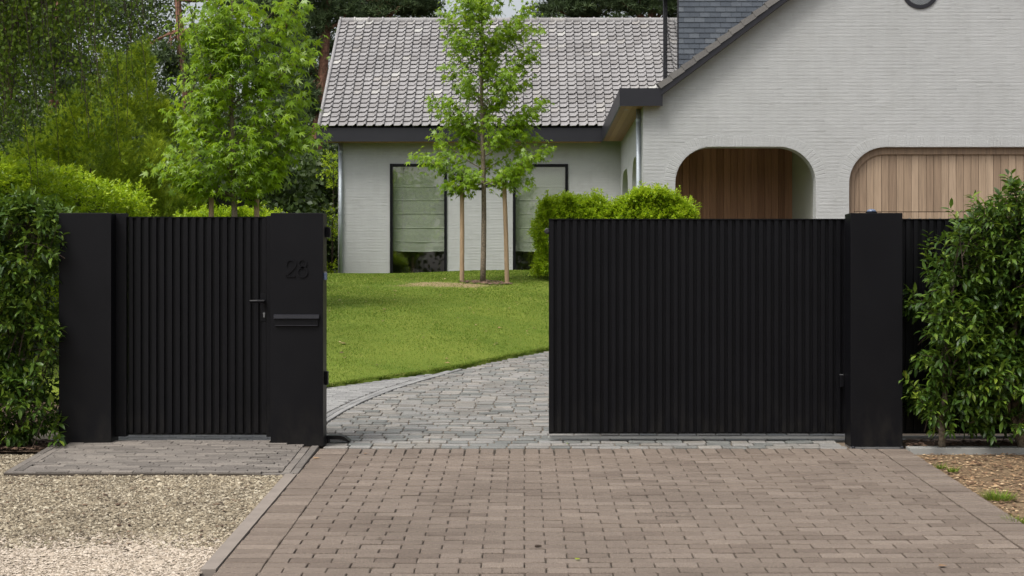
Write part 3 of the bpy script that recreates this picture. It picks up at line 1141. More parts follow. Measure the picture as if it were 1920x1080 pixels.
XL = wx_(634)
W1 = (wx_(731), wx_(838), 1.52, wz_(307))
W2 = (wx_(961.5), wx_(1065), 1.52, wz_(307.5))
outer = [(XL, 0.9), (XS + 0.3, 0.9), (XS + 0.3, EZ0 + 0.1), (XL, EZ0 + 0.1)]
hol = [[(w[0], w[2]), (w[1], w[2]), (w[1], w[3]), (w[0], w[3])] for w in (W1, W2)]
wall_w = wall_with_holes(outer, hol, lambda a_, b_, t: (a_, YW + t, b_), 0.3, np.array([0, -1, 0])).build('wall', 'wall', house)
MB().box(XL, XL + 0.3, YW + 0.301, YW + 8, 0.9, EZ0 + 0.1).build('wall', 'wall', house)
gl_ = MB().prism_y([(XL + 0.0, 0), (XL + 0.29, 0), (XL + 0.29, 0.01), (XL, 0.01)], 0, 0.01)


# brick relief: courses of rough bricks, each a little proud
def brickwork(u0, u1, z0, z1, inside, to3, parent, pitch=0.0633, length=0.225):
    Vs, Fs = [], []
    b = 0
    row_ = 0
    z = z0
    while z < z1:
        u = u0 - length * random.random() * 2.0
        while u < u1:
            l_ = length * random.uniform(0.7, 3.2)
            a0, a1 = max(u, u0) + 0.001, min(u + l_, u1) - 0.001
            zz0, zz1 = z + 0.005, z + pitch - 0.005
            um, zm = (a0 + a1) / 2, (zz0 + zz1) / 2
            spans = []
            if a1 - a0 > 0.03:
                k_n = max(1, int((a1 - a0) / 0.06))
                run = None
                for q_ in range(k_n):
                    b0, b1 = a0 + (a1 - a0) * q_ / k_n, a0 + (a1 - a0) * (q_ + 1) / k_n
                    good = inside(b0, zz0) and inside(b1, zz0) and inside(b0, zz1) and inside(b1, zz1)
                    if good:
                        run = (run[0], b1) if run else (b0, b1)
                    if run and (not good or q_ == k_n - 1):
                        spans.append(run)
                        run = None
            for (a0, a1) in spans:
                d0 = -max(0.0008, random.gauss(0.0016, 0.0006))
                d1 = min(-0.0008, d0 + random.gauss(0, 0.0005))
                t0, t1 = random.gauss(0, 0.0025), random.gauss(0, 0.0025)
                e = 0.008
                Vs += [to3(a0, zz0 + t0, -0.0005), to3(a1, zz0 + t1, -0.0005), to3(a1, zz1 + t1, -0.0005), to3(a0, zz1 + t0, -0.0005),
                       to3(a0 + e, zz0 + t0 + e, d0), to3(a1 - e, zz0 + t1 + e, d1), to3(a1 - e, zz1 + t1 - e, d1), to3(a0 + e, zz1 + t0 - e, d0)]
                Fs += [(b + 4, b + 5, b + 6, b + 7), (b, b + 1, b + 5, b + 4), (b + 1, b + 2, b + 6, b + 5), (b + 2, b + 3, b + 7, b + 6), (b + 3, b, b + 4, b + 7)]
                b += 8
            u += l_
        z += pitch
        row_ += 1
    me = arrays('brickwork', Vs, np.array(Fs), False)
    return put('brickwork', me, 'wall', parent, 'stuff')


def in_arch(x, z, A, r, m_):
    """A=(x0,x1,ztop); inside the opening grown by m_"""
    x0, x1, zt = A
    if x < x0 - m_ or x > x1 + m_ or z > zt + m_:
        return False
    cz = zt - r
    if z < cz:
        return True
    for c0, s in ((x0 + r, -1), (x1 - r, 1)):
        if (x - c0) * s > 0 and (x - c0) ** 2 + (z - cz) ** 2 > (r + m_) ** 2:
            return False
    return True


A1 = (gx_(1266), gx_(1530), gz_(275))
A2 = (gx_(1592), gx_(1592) + 4.9, gz_(275.5))
VR = 0.21


def in_gable(x, z):
    if z > zroof(x) - 0.19 or z > 7.4:
        return False
    for A in (A1, A2):
        m_ = VR if z > A[2] - 0.66 else 0.0
        if in_arch(x, z, A, 0.66, m_):
            return False
    return (x - rc[0]) ** 2 + (z - rc[1]) ** 2 > (rw + 0.02) ** 2


brickwork(XS, 9.6, 2.2, 7.3, in_gable, lambda a_, b_, t: (a_, YG + t, b_), wall_g)


def in_wing(x, z):
    for w in (W1, W2):
        if w[0] - 0.005 < x < w[1] + 0.005 and w[2] < z < w[3] + 0.005:
            return False
    return True


brickwork(XL, XS, 1.45, EZ0, in_wing, lambda a_, b_, t: (a_, YW + t, b_), wall_w)
# rings of radial bricks over the openings
for A in (A1, A2):
    mbv = MB()
    cz = A[2] - 0.66
    path = []
    for a_ in np.arange(180, 89, -5.4):
        path.append((A[0] + 0.66 + 0.66 * math.cos(math.radians(a_)), cz + 0.66 * math.sin(math.radians(a_)), math.radians(a_)))
    xx = A[0] + 0.66 + 0.03
    while xx < A[1] - 0.66:
        path.append((xx, A[2], math.pi / 2))
        xx += 0.063
    for a_ in np.arange(90, -1, -5.4):
        path.append((A[1] - 0.66 + 0.66 * math.cos(math.radians(a_)), cz + 0.66 * math.sin(math.radians(a_)), math.radians(a_)))
    for (px_, pz_, a_) in path:
        if px_ > 9.6:
            continue
        rad = np.array([math.cos(a_), math.sin(a_)])
        tan = np.array([-math.sin(a_), math.cos(a_)])
        c0 = np.array([px_, pz_])
        q = []
        w0, w1 = 0.026, 0.026 * (1.3 if a_ != math.pi / 2 else 1.0)
        l_ = VR * random.uniform(0.9, 1.0)
        for (rr_, ww_) in ((0.004, -w0), (0.004, w0), (l_, w1), (l_, -w1)):
            q.append(c0 + rad * rr_ + tan * ww_)
        if max(v_[1] for v_ in q) > zroof(px_) - 0.2:
            continue
        dd = -random.uniform(0.001, 0.0035)
        cen = sum(q) / 4
        qi = [cen + (v_ - cen) * np.array([0.86, 0.86]) for v_ in q]
        Vv = [(v_[0], YG - 0.0004, v_[1]) for v_ in q] + [(v_[0], YG + dd, v_[1]) for v_ in qi]
        mbv.add(Vv, [(4, 5, 6, 7), (0, 1, 5, 4), (1, 2, 6, 5), (2, 3, 7, 6), (3, 0, 4, 7)])
    mbv.build('arch_bricks', 'wall', wall_g, kind='stuff')

# porch behind the arches
pr = MB()
PYB = YG + 2.66
pr.box(5.30, 5.42, YG + 0.301, PYB + 0.3, FLO - 0.1, 4.4)
pr.box(XS + 0.301, 5.299, YG + 0.301, YW - 0.01, 4.1, 4.2)
pr.box(XS + 0.301, 5.299, PYB + 0.14, PYB + 0.2, FLO - 0.1, 4.099)
pr.box(XS + 1.6, XS + 1.7, PYB + 0.21, YW - 0.01, FLO - 0.1, 4.099)
pr.build('porch', 'plaster', house)
MB().box(XS + 0.001, 5.299, YG + 0.005, YW - 0.02, FLO - 0.2, FLO - 0.05).build('porch_floor', 'cobble', house)
pcl = MB().box(XS + 0.302, 5.298, PYB + 0.11, PYB + 0.139, FLO - 0.05, 4.098).build('board_wall', 'wood_red', house)
bw_me = MB().box(0, 0.129, -0.011, 0.011, 0, 2.68).build('board', 'wood_red', pcl, bevel=0.002)
bd = bw_me.data
x = XS + 0.31
i = 0
while x + 0.134 < 5.29:
    o = bw_me if i == 0 else put('board', bd, None, pcl)
    o.location = (x, PYB + 0.095 + random.uniform(-0.001, 0.001), FLO)
    x += 0.1355
    i += 1

# garage door
def ring(A_out, A_in, y0, y1):
    n_ = len(A_out)
    V_ = [(a_, y0, b_) for a_, b_ in A_out] + [(a_, y0, b_) for a_, b_ in A_in] + [(a_, y1, b_) for a_, b_ in A_out] + [(a_, y1, b_) for a_, b_ in A_in]
    F_ = []
    for i_ in range(1, n_):
        j = (i_ + 1) % n_
        F_ += [(i_, j, n_ + j, n_ + i_), (n_ + i_, n_ + j, 3 * n_ + j, 3 * n_ + i_)]
    return MB().add(V_, F_)


O = arch(A2[0] + 0.002, A2[1] - 0.002, FLO, A2[2] - 0.002, 0.658, 16)
I = arch(A2[0] + 0.105, A2[1] - 0.105, FLO, A2[2] - 0.125, 0.555, 16)
gd = ring(O, I, YG + 0.09, YG + 0.16).build('garage_door', 'wood', house)
gd['label'] = 'wide arched garage door of pale vertical boards'
MB().box(A2[0] - 0.1, A2[1] + 0.1, YG + 0.302, YG + 0.34, FLO - 0.1, A2[2] + 0.1).build('backing', 'furniture', gd)
g0 = MB().box(0, 0.1285, -0.01, 0.01, 0, A2[2] - gz_(396) + 0.02).build('board', 'wood', gd, bevel=0.002)
g1 = MB().box(0, 0.1285, -0.01, 0.01, 0, gz_(396) - FLO - 0.012).build('board', 'wood', gd, bevel=0.002)
gm0, gm1 = g0.data, g1.data
x = A2[0] + 0.075
i = 0
while x < A2[1] - 0.15:
    oa = g0 if i == 0 else put('board', gm0, None, gd)
    ob = g1 if i == 0 else put('board', gm1, None, gd)
    oa.location = (x, YG + 0.135, gz_(396))
    ob.location = (x, YG + 0.135, FLO)
    x += 0.1352
    i += 1

# round window
rwin = MB()
n_ = 40
V_, F_ = [], []
for (r0, yy) in ((rw - 0.002, YG - 0.02), (rw - 0.07, YG - 0.02), (rw - 0.07, YG + 0.08), (rw - 0.002, YG + 0.08)):
    for a_ in np.linspace(0, 2 * math.pi, n_ + 1)[:-1]:
        V_.append((rc[0] + r0 * math.cos(a_), yy, rc[1] + r0 * math.sin(a_)))
for b in range(3):
    for i in range(n_):
        j = (i + 1) % n_
        F_.append((b * n_ + i, b * n_ + j, (b + 1) * n_ + j, (b + 1) * n_ + i))
for i in range(n_):
    j = (i + 1) % n_
    F_.append((3 * n_ + i, 3 * n_ + j, j, i))
rwo = rwin.add(V_, F_).build('window', 'dark_metal', house)
rwo['label'] = 'round dark framed gable window'
MB().tube([(rc[0], YG + 0.05, rc[1]), (rc[0], YG + 0.056, rc[1])], rw - 0.068, 40).build('pane', 'glass', rwo)
MB().box(rc[0] - 0.4, rc[0] + 0.4, YG + 0.302, YG + 0.33, rc[1] - 0.4, rc[1] + 0.4).build('backing', 'furniture', rwo)

# wing windows with roman blinds and a glimpse of the room
for wi, w in enumerate((W1, W2)):
    x0, x1, z0, z1 = w
    fw = 0.062
    f_ = MB()
    f_.box(x0 + 0.001, x0 + fw, YW - 0.03, YW + 0.09, z0, z1 - 0.001)
    f_.box(x1 - fw, x1 - 0.001, YW - 0.03, YW + 0.09, z0, z1 - 0.001)
    f_.box(x0 + fw + 0.001, x1 - fw - 0.001, YW - 0.029, YW + 0.089, z1 - fw, z1 - 0.002)
    f_.box(x0 + fw + 0.001, x1 - fw - 0.001, YW - 0.029, YW + 0.089, z0, z0 + 0.05)
    win = f_.build('window', 'black', house)
    win['label'] = ('left' if wi == 0 else 'right') + ' tall black framed window with a sage blind'
    MB().box(x0 + fw + 0.0005, x1 - fw - 0.0005, YW + 0.03, YW + 0.036, z0 + 0.0505, z1 - fw - 0.0005).build('pane', 'glass', win)
    # blind: panels between folds, slack lower edge
    edges = [wz_(v_) for v_ in (300, 349.4, 374.7, 399.7, 426.7, 452.5, 470.5)]
    V_, F_ = [], []
    nxs = 14
    for k_ in range(len(edges) - 1):
        za, zb_ = edges[k_], edges[k_ + 1]
        for t in (0.0, 0.06, 0.5, 0.94, 1.0):
            zz = za + (zb_ - za) * t
            dy = -0.012 if t in (0.0, 1.0) else (0.0 if t != 0.5 else -0.004)
            for i in range(nxs + 1):
                u = i / nxs
                wv = 0.006 * math.sin(u * 9 + k_ * 1.7 + wi) * (k_ / 5.0)
                sag = -0.012 * math.sin(u * math.pi) * (k_ >= 4) * t
                V_.append((x0 + fw + 0.005 + (x1 - x0 - 2 * fw - 0.01) * u, YW + 0.16 + dy + wv, zz + sag))
    rows_ = len(V_) // (nxs + 1)
    for r2 in range(rows_ - 1):
        for i in range(nxs):
            a_ = r2 * (nxs + 1) + i
            F_.append((a_, a_ + 1, a_ + nxs + 2, a_ + nxs + 1))
    MB().add(V_, F_).build('blind', 'blind', win)
rm = MB()
rm.box(XL + 0.35, XS + 0.2, YW + 2.6, YW + 2.7, 1.0, 4.5)
rm.box(XL + 0.301, XL + 0.35, YW + 0.31, YW + 2.7, 1.0, 4.5)
rm.box(XL + 0.351, XS + 0.2, YW + 0.302, YW + 2.59, 1.3, 1.4)
rm.box(XL + 0.351, XS + 0.2, YW + 0.302, YW + 2.59, 4.52, 4.6)
rm.build('room', 'room', house)
fu = MB()
for (px0, px1, py0, h_) in ((745, 752, 505, 0.3), (754, 762, 497, 0.3), (768, 775, 500, 0.2), (776, 780, 470, 0.7), (804, 806, 499, 0.25), (978, 981, 470, 0.7), (994, 996, 470, 0.7)):
    fu.box(wx_(px0), wx_(px1), YW + 0.6, YW + 0.7, 1.4, wz_(py0) - 0.02)
fu.box(wx_(756), wx_(775), YW + 0.5, YW + 0.75, 1.62, 1.66)
fu.build('furniture', 'furniture', house)

# eaves of the wing: fascia, soffit
YF = 34.4 - D
XF = 1.70
FXL = -4.58
fa = MB()
fa.box(FXL, XF - 0.0, YF, YF + 0.03, EZ0, EZ1)
fa.box(FXL, FXL + 0.03, YF + 0.031, YF + 0.5, EZ0, EZ1)
fa.build('fascia', 'dark_metal', house)
MB().box(FXL + 0.031, XF + 0.0, YF + 0.031, YW + 0.0, EZ0 + 0.01, EZ0 + 0.03).build('soffit', 'wood_red', house)
# eaves of the gable: box with front return
YV = YG - 0.22
fa = MB()
fa.box(XF, XF + 0.03, YV + 0.0301, YF + 0.03, EZ0, EZ1)
fa.box(XF, 2.47, YV, YV + 0.03, EZ0 - 0.01, EZ1 + 0.01)
fa.box(XF + 0.031, 2.47, YV + 0.0301, YF, EZ1 - 0.05, EZ1)
fa.build('fascia', 'dark_metal', house)
sf_me = MB().box(0, 0.105, YV + 0.031, YF + 0.02, 0, 0.018).build('soffit_board', 'wood_red', house)
for i in range(4):
    o = sf_me if i == 0 else put('soffit_board', sf_me.data, None, house)
    o.location = (XF + 0.032 + i * 0.1065, 0, EZ0 + 0.008)
MB().box(XF + 0.46, 2.45, YV + 0.031, YG - 0.002, EZ0 + 0.008, EZ0 + 0.026).build('soffit_board', 'wood_red', house)
MB().tube([(1.86, YV + 0.7, EZ0 + 0.004), (1.86, YV + 0.7, EZ0 + 0.009)], 0.04, 14).build('spotlight', 'steel', house)

# downpipes
for (x_, y_, zl) in ((2.085, YG + 0.42, FLO - 0.1), (wx_(639), YW - 0.055, 1.3)):
    d_ = MB()
    rp = 0.044
    d_.tube([(x_, y_, zl), (x_, y_, EZ0 + 0.01)], rp, 14)
    pipe = d_.build('downpipe', 'zinc', house, smooth=True)
    for zc_ in (EZ0 - 0.22, 2.95):
        MB().tube([(x_, y_, zc_), (x_, y_, zc_ + 0.05)], rp + 0.006, 14).build('collar', 'zinc', pipe)

# wing roof: pantiles
TW, TL = 0.2035, 0.2005
YE, ZE = YF - 0.03, EZ1 + 0.012
sl_ang = math.atan(TP)
nrows = 25
XRL, ncol = -4.5, 46
up = np.array([0, math.cos(sl_ang), math.sin(sl_ang)])
nor = np.array([0, -math.sin(sl_ang), math.cos(sl_ang)])
e0 = np.array([0, YE, ZE])
top = e0 + up * (nrows * TL + 0.05)
rf = MB()
rf.add([(XRL, e0[1] + 0.03, e0[2] - 0.03), (XRL + ncol * TW, e0[1] + 0.03, e0[2] - 0.03), (XRL + ncol * TW, top[1], top[2] - 0.03), (XRL, top[1], top[2] - 0.03),
        (XRL + ncol * TW, 2 * top[1] - e0[1], e0[2] - 0.03), (XRL, 2 * top[1] - e0[1], e0[2] - 0.03)], [(0, 1, 2, 3), (3, 2, 4, 5)])
roof_w = rf.build('roof', 'dark_metal', house)
prof = [(0.0, -0.004), (0.014, 0.0), (0.125, 0.002), (0.150, 0.014), (0.166, 0.036), (0.182, 0.042), (0.196, 0.030), (0.201, -0.004)]
V_, F_ = [], []
npf = len(prof)
tl = TL + 0.045
for (l_, lift) in ((0.0, 0.040), (tl, 0.004)):
    for (u_, h_) in prof:
        V_.append((u_, l_ + (0.012 * (u_ > 0.14) if l_ == 0 else 0), h_ + lift))
for (u_, h_) in prof:
    V_.append((u_, 0.022 + (0.012 * (u_ > 0.14)), h_ + 0.040 - 0.030))
for i in range(npf - 1):
    F_.append((i, i + 1, npf + i + 1, npf + i))
    F_.append((2 * npf + i, 2 * npf + i + 1, i + 1, i))
tile_me = arrays('roof_tile', V_, F_)
pieces = []
for r2 in range(nrows):
    for c2 in range(ncol):
        q = e0 + up * (r2 * TL) + np.array([XRL + c2 * TW, 0, 0])
        pieces.append((q[0] + random.gauss(0, 0.0015), q[1], q[2] + random.gauss(0, 0.002), sl_ang + random.gauss(0, 0.006), random.gauss(0, 0.006), 0.0, (1, 1, 1), 0))


def score_tile(pc):
    px, py = proj(np.array(pc[:3]))
    s = py
    if px > 1128 or px < 590:
        s -= 3000
    elif 810 < px < 1010:
        s -= 600
    return s


lay(pieces, [tile_me], 'tile', roof_w, 'tile', 300, score_tile, 'tiles')
# verge of the wing roof and ridge caps
vg = MB()
pts = [tuple(e0 + np.array([XRL - 0.02, 0, 0]) + up * l_ + nor * 0.035) for l_ in (0.0, nrows * TL)]
vg.tube(pts, 0.04, 8)
vg.build('verge', 'tile', roof_w, smooth=True)
rz_ = top[2] + 0.02
cap = MB()
capv = []
for xx, r0 in ((0, 0.105), (0.04, 0.105), (0.045, 0.088), (0.36, 0.088)):
    for a_ in np.linspace(-20, 200, 11):
        capv.append((xx, r0 * math.cos(math.radians(a_)), r0 * math.sin(math.radians(a_))))
F_ = []
for b in range(3):
    for i in range(10):
        F_.append((b * 11 + i, (b + 1) * 11 + i, (b + 1) * 11 + i + 1, b * 11 + i + 1))
cap_me = arrays('ridge_cap', capv, F_, False)
cap_me.materials.append(M['tile'])
xx = XRL - 0.03
while xx < 4.6:
    o = put('ridge_tile', cap_me, None, roof_w)
    o.location = (xx, top[1], rz_ - 0.03)
    xx += 0.345

# gable roof: slabs, verge board and stepped verge tiles
ga = math.atan(0.75)
rg = MB()
def gz_top(x_):
    return 4.90 + (x_ - 2.44) * 0.75
YB2 = 27.5
for side in (0, 1):
    f_ = (lambda x_: x_) if side == 0 else (lambda x_: 2 * RX - x_)
    xs_ = [f_(2.40), f_(RX)]
    zs_ = [gz_top(2.40), gz_top(RX)]
    V_ = []
    for y_ in (YV + 0.02, YB2):
        for dz in (0.0, -0.1):
            for xk, zk in zip(xs_, zs_):
                V_.append((xk, y_, zk + dz))
    rg.add(V_, [(0, 1, 5, 4), (2, 6, 7, 3), (0, 2, 3, 1), (4, 5, 7, 6), (0, 4, 6, 2)])
roof_g = rg.build('roof', 'verge_tile', house)
vb = MB()
for side in (0, 1):
    f_ = (lambda x_: x_) if side == 0 else (lambda x_: 2 * RX - x_)
    poly = [(2.44, gz_top(2.44) - 0.165), (RX, gz_top(RX) - 0.165), (RX, gz_top(RX) + 0.0), (2.44, gz_top(2.44) + 0.0)]
    poly = [(f_(a_), b_) for a_, b_ in poly]
    if side:
        poly = poly[::-1]
    vb.prism_y(poly, YV - 0.01, YG + 0.02)
vb.build('verge_board', 'dark_metal', roof_g)
# one verge tile: slightly lifted at its lower end, hooked over the edge
vt = MB()
VL = 0.266
vt.add([(0, 0, -0.062), (VL - 0.004, 0.01, -0.062 - 0.012), (VL + 0.02, 0.01, 0.022), (0, 0, 0.05),
        (0, 0.22, -0.062), (VL - 0.012, 0.22, -0.062 - 0.012), (VL + 0.02, 0.22, 0.022), (0, 0.22, 0.05)],
       [(0, 1, 2, 3), (3, 2, 6, 7), (0, 3, 7, 4), (0, 4, 5, 1)])
v0 = vt.build('verge_tile', 'verge_tile', roof_g)
i = 0
x_ = 2.40
while x_ < RX:
    o = v0 if i == 0 else put('verge_tile', v0.data, None, roof_g)
    o.location = (x_, YV - 0.032, gz_top(x_) + 0.035)
    o.rotation_euler = (0, -ga, 0)
    x_ += VL * math.cos(ga)
    i += 1

# dormer clad with slates behind the verge, corner post and glass
YDm = YG + 1.6
sD = F / (YDm + D)
dx0, dx1 = (1271 - CX) / sD, RX - 0.2
dzt = HC + (CY + 60) / sD
dm = MB().prism_y([(dx0, gz_top(dx0) - 0.1), (dx1, gz_top(dx1) - 0.1), (dx1, dzt), (dx0, dzt)], YDm, YDm + 0.12).build('dormer', 'slate', house)
MB().box(dx0 + 0.4, dx1, YDm + 0.121, YDm + 3.0, gz_top(dx0) - 0.1, dzt).build('dormer_room', 'furniture', dm)
sw_, sh_ = 0.2, 0.1
sl0 = MB().add([(0.004, -0.008, 0.002), (sw_ - 0.004, -0.008, 0.002), (sw_ - 0.004, 0.006, sh_ + 0.02), (0.004, 0.006, sh_ + 0.02), (0.004, 0.008, 0.004), (sw_ - 0.004, 0.008, 0.004)],
               [(0, 1, 2, 3), (4, 5, 1, 0)]).build('slate', 'slate', dm)
first = True
r2 = 0
z_ = gz_top(dx0)
while z_ < dzt - 0.05:
    off = 0.1 * (r2 % 2)
    u_ = dx0 + 0.012 - off
    while u_ < dx1:
        if gz_top(u_) - 0.12 < z_ + sh_ and u_ >= dx0 - 0.001 + (0.0 if off == 0 else 0.0) and gz_top(u_ + 0.2) - 0.25 < z_ + sh_ and u_ + sw_ < 5.2:
            o = sl0 if first else put('slate', sl0.data, None, dm)
            first = False
            o.location = (u_, YDm - 0.0095, z_)
        elif off and u_ < dx0 and u_ + sw_ > dx0 + 0.05 and not first:
            o = put('slate', sl0.data, None, dm)
            o.location = (dx0 + 0.012, YDm - 0.0095, z_)
            o.scale = (0.5, 1, 1)
        u_ += sw_
    z_ += sh_
    r2 += 1
MB().box(dx0 - 0.012, dx0 + 0.011, YDm - 0.016, YDm + 0.03, gz_top(dx0) - 0.1, dzt).build('corner_strip', 'dark_metal', dm)
MB().box(dx0 - 0.02, dx0 + 0.115, YDm + 2.86, YDm + 2.98, gz_top(dx0) - 0.2, dzt).build('corner_post', 'dark_metal', dm)
MB().box(dx0 + 0.02, dx0 + 0.03, YDm + 0.121, YDm + 2.859, gz_top(dx0) - 0.1, dzt).build('pane', 'glass', dm)
MB().box(dx0 - 0.1, dx1, YDm - 0.05, YDm + 3.2, dzt + 0.001, dzt + 0.15).build('dormer_roof', 'dark_metal', dm)

# ------------------------------------------------------------------ foliage tools
def norm(a):
    return a / (np.linalg.norm(a, axis=-1, keepdims=True) + 1e-9)


def frames(d, nhint):
    """rotation matrices with Y along d and Z near nhint"""
    d = norm(d)
    s = norm(np.cross(d, nhint))
    n_ = np.cross(s, d)
    return np.stack([s, d, n_], -1)


def batch(tv, tf, P, R, S):
    tv = np.asarray(tv, float)
    n_ = len(P)
    V = np.einsum('nij,kj->nki', R, tv) * S[:, None, None] + P[:, None, :]
    Fc = (np.asarray(tf)[None] + (np.arange(n_) * len(tv))[:, None, None]).reshape(-1, len(tf[0]))
    return V.reshape(-1, 3), Fc


def star():
    V = [(0, 0.12, 0.0)]
    angs = [(-75, 0.42, 0), (-40, 0.30, 0), (-8, 0.86, 1), (18, 0.36, 0), (42, 1.0, 1), (66, 0.4, 0), (90, 1.12, 1), (114, 0.4, 0), (138, 1.0, 1), (162, 0.36, 0), (188, 0.86, 1), (220, 0.30, 0), (255, 0.42, 0)]
    for a_, r2, tip in angs:
        a2 = math.radians(a_)
        V.append((0.5 * r2 * math.cos(a2), 0.12 + 0.5 * r2 * math.sin(a2), -0.16 * r2 * r2 * tip))
    n_ = len(angs)
    Fs = [(0, i + 1, i + 2) for i in range(n_ - 1)]
    return np.array(V), np.array(Fs)


STAR = star()
LAUREL = (np.array([(0, 0, 0), (0.175, 0.42, 0.05), (0, 0.45, 0.0), (-0.175, 0.42, 0.05), (0.115, 0.76, -0.01), (0, 0.78, -0.05), (-0.115, 0.76, -0.01), (0, 1.0, -0.15)]),
          np.array([(0, 1, 2), (0, 2, 3), (1, 4, 2), (2, 4, 5), (2, 5, 6), (2, 6, 3), (4, 7, 5), (5, 7, 6)]))
SMALL = (np.array([(0, 0, 0), (0.26, 0.45, 0.06), (0, 1.0, -0.08), (-0.26, 0.45, 0.06)]), np.array([(0, 1, 2), (0, 2, 3)]))
BIRCH = (np.array([(0, 0, 0), (0.36, 0.32, 0.04), (0, 1.0, -0.1), (-0.36, 0.32, 0.04)]), np.array([(0, 1, 2), (0, 2, 3)]))
tv, tf = [], []
for i in range(9):
    a_ = i * 2.4
    d_ = np.array([math.cos(a_) * (0.35 + 0.5 * (i % 3) / 2), 0.75 - 0.3 * (i % 3) / 2, math.sin(a_) * (0.35 + 0.5 * (i % 3) / 2)])
    s_ = np.array([-math.sin(a_), 0, math.cos(a_)]) * 0.05
    b = len(tv)
    tv += [tuple(-s_), tuple(s_), tuple(d_)]
    tf.append((b, b + 1, b + 2))
TUFT = (np.array(tv), np.array(tf))
tv, tf = [(-0.02, 0, 0), (0.02, 0, 0), (0, 1.0, -0.08)], [(0, 1, 2)]
for k_ in range(6):
    for sd_ in (-1, 1):
        y0_, l_ = 0.1 + 0.14 * k_, 0.34 * (1 - 0.1 * k_)
        b = len(tv)
        tv += [(0, y0_ - 0.03, 0), (0, y0_ + 0.06, 0), (sd_ * l_ * 0.72, y0_ + l_ * 0.8, -0.05)]
        tf.append((b, b + 1, b + 2))
SPRAY = (np.array(tv), np.array(tf))


def foliage(root, template, P, R, S, mat, singles, leafname, stuffname, score=None):
    """leaves: the largest in view as objects of their own, the rest as one part"""
    for s in (0,):
        pass
    if singles:
        sc = score(P) if score is not None else -P[:, 1]
        order = np.argsort(-sc)
        me = arrays(leafname, template[0], [tuple(f) for f in template[1]])
        me.materials.append(M[mat])
        for i in order[:singles]:
            o = put(leafname, me, None, root)
            mt = Matrix([list(r2) for r2 in R[i]]).to_4x4()
            o.matrix_basis = Matrix.Translation(Vector(P[i])) @ mt @ Matrix.Scale(float(S[i]), 4)
        rest = order[singles:]
        P, R, S = P[rest], R[rest], S[rest]
    if len(P):
        V, Fc = batch(template[0], template[1], P, R, S)
        put(stuffname, arrays(stuffname, V, Fc), mat, root, 'stuff')


def rand_dirs(n_, zmin=-1.0):
    a_ = rng.uniform(0, 2 * math.pi, n_)
    z_ = rng.uniform(zmin, 1, n_)
    r2 = np.sqrt(1 - z_ * z_)
    return np.stack([r2 * np.cos(a_), r2 * np.sin(a_), z_], -1)


def sprig_leaves(P0, D0, n_leaf, length, leaf, spread=0.9, droop=0.35):
    """twigs at P0 along D0 carrying n_leaf leaves each -> leaf positions, directions"""
    n_ = len(P0)
    D0 = norm(D0)
    t = np.linspace(0.15, 1.0, n_leaf)[None, :] * np.ones((n_, 1))
    L_ = length * rng.uniform(0.6, 1.25, n_)
    P = P0[:, None, :] + D0[:, None, :] * (t * L_[:, None])[..., None]
    P[..., 2] -= droop * 0.3 * (t ** 2) * L_[:, None]
    hint = np.where(np.abs(D0[:, 2:3]) < 0.9, np.array([[0, 0, 1.0]]), np.array([[1.0, 0, 0]]))
    u = norm(np.cross(D0, hint))
    v = np.cross(u, D0)
    ang = (np.arange(n_leaf) * 2.4)[None, :] + rng.uniform(0, 6.28, (n_, 1)) + rng.normal(0, 0.3, (n_, n_leaf))
    out = u[:, None, :] * np.cos(ang)[..., None] + v[:, None, :] * np.sin(ang)[..., None]
    k = spread * (1.15 - 0.6 * t)[..., None]
    dirs = norm(out * k + D0[:, None, :] * (1.0 - 0.4 * k) + np.array([0, 0, -droop]) + rng.normal(0, 0.12, (n_, n_leaf, 3)))
    P = P.reshape(-1, 3)
    dirs = dirs.reshape(-1, 3)
    S = leaf * rng.uniform(0.65, 1.2, len(P))
    hintn = norm(np.array([0, 0, 1.0]) + rng.normal(0, 0.35, (len(P), 3)) + 0.3 * out.reshape(-1, 3))
    return P, frames(dirs, hintn), S


def limb(mb_, a_, b_, r0, r1, sag=0.0, seg=6, n_=5, wob=0.02):
    a_, b_ = np.array(a_, float), np.array(b_, float)
    pts, rad = [], []
    for i in range(n_ + 1):
        t = i / n_
        q = a_ + (b_ - a_) * t + np.array([0, 0, sag * math.sin(math.pi * t)])
        if 0 < i < n_:
            q += rng.normal(0, wob, 3)
        pts.append(q)
        rad.append(r0 + (r1 - r0) * t)
    mb_.tube(pts, rad, seg)
    return pts


# ------------------------------------------------------------------ laurel hedges beside the gate
def laurel(root, inside_pts, inside_dirs, singles, trunks, core):
    P, R, S = sprig_leaves(inside_pts, inside_dirs, 9, 0.14, 0.078, 1.0, 0.38 if inside_pts[0][0] > 0 else 0.2)
    foliage(root, LAUREL, P, R, S, 'laurel', singles, 'leaf', 'foliage', lambda P_: -P_[:, 1] + 0.15 * P_[:, 2] + np.where(P_[:, 0] > 3.78, -9, 0) + np.where(P_[:, 0] < -3.88, -9, 0))
    tw = MB()
    for i in range(0, len(inside_pts), 3):
        a_ = inside_pts[i]
        d_ = inside_dirs[i] / np.linalg.norm(inside_dirs[i])
        tw.tube([a_ - d_ * 0.14 - np.array([0, 0, 0.05]), a_, a_ + d_ * 0.13], [0.004, 0.003, 0.0015], 4, False)
    tw.build('twigs', 'twig', root, kind='stuff')
    for (b_, t_, r0, r1) in trunks:
        mt_ = MB()
        limb(mt_, b_, t_, r0, r1, 0, 9, 6, 0.012)
        mt_.build('trunk', 'bark_grey', root, smooth=True)


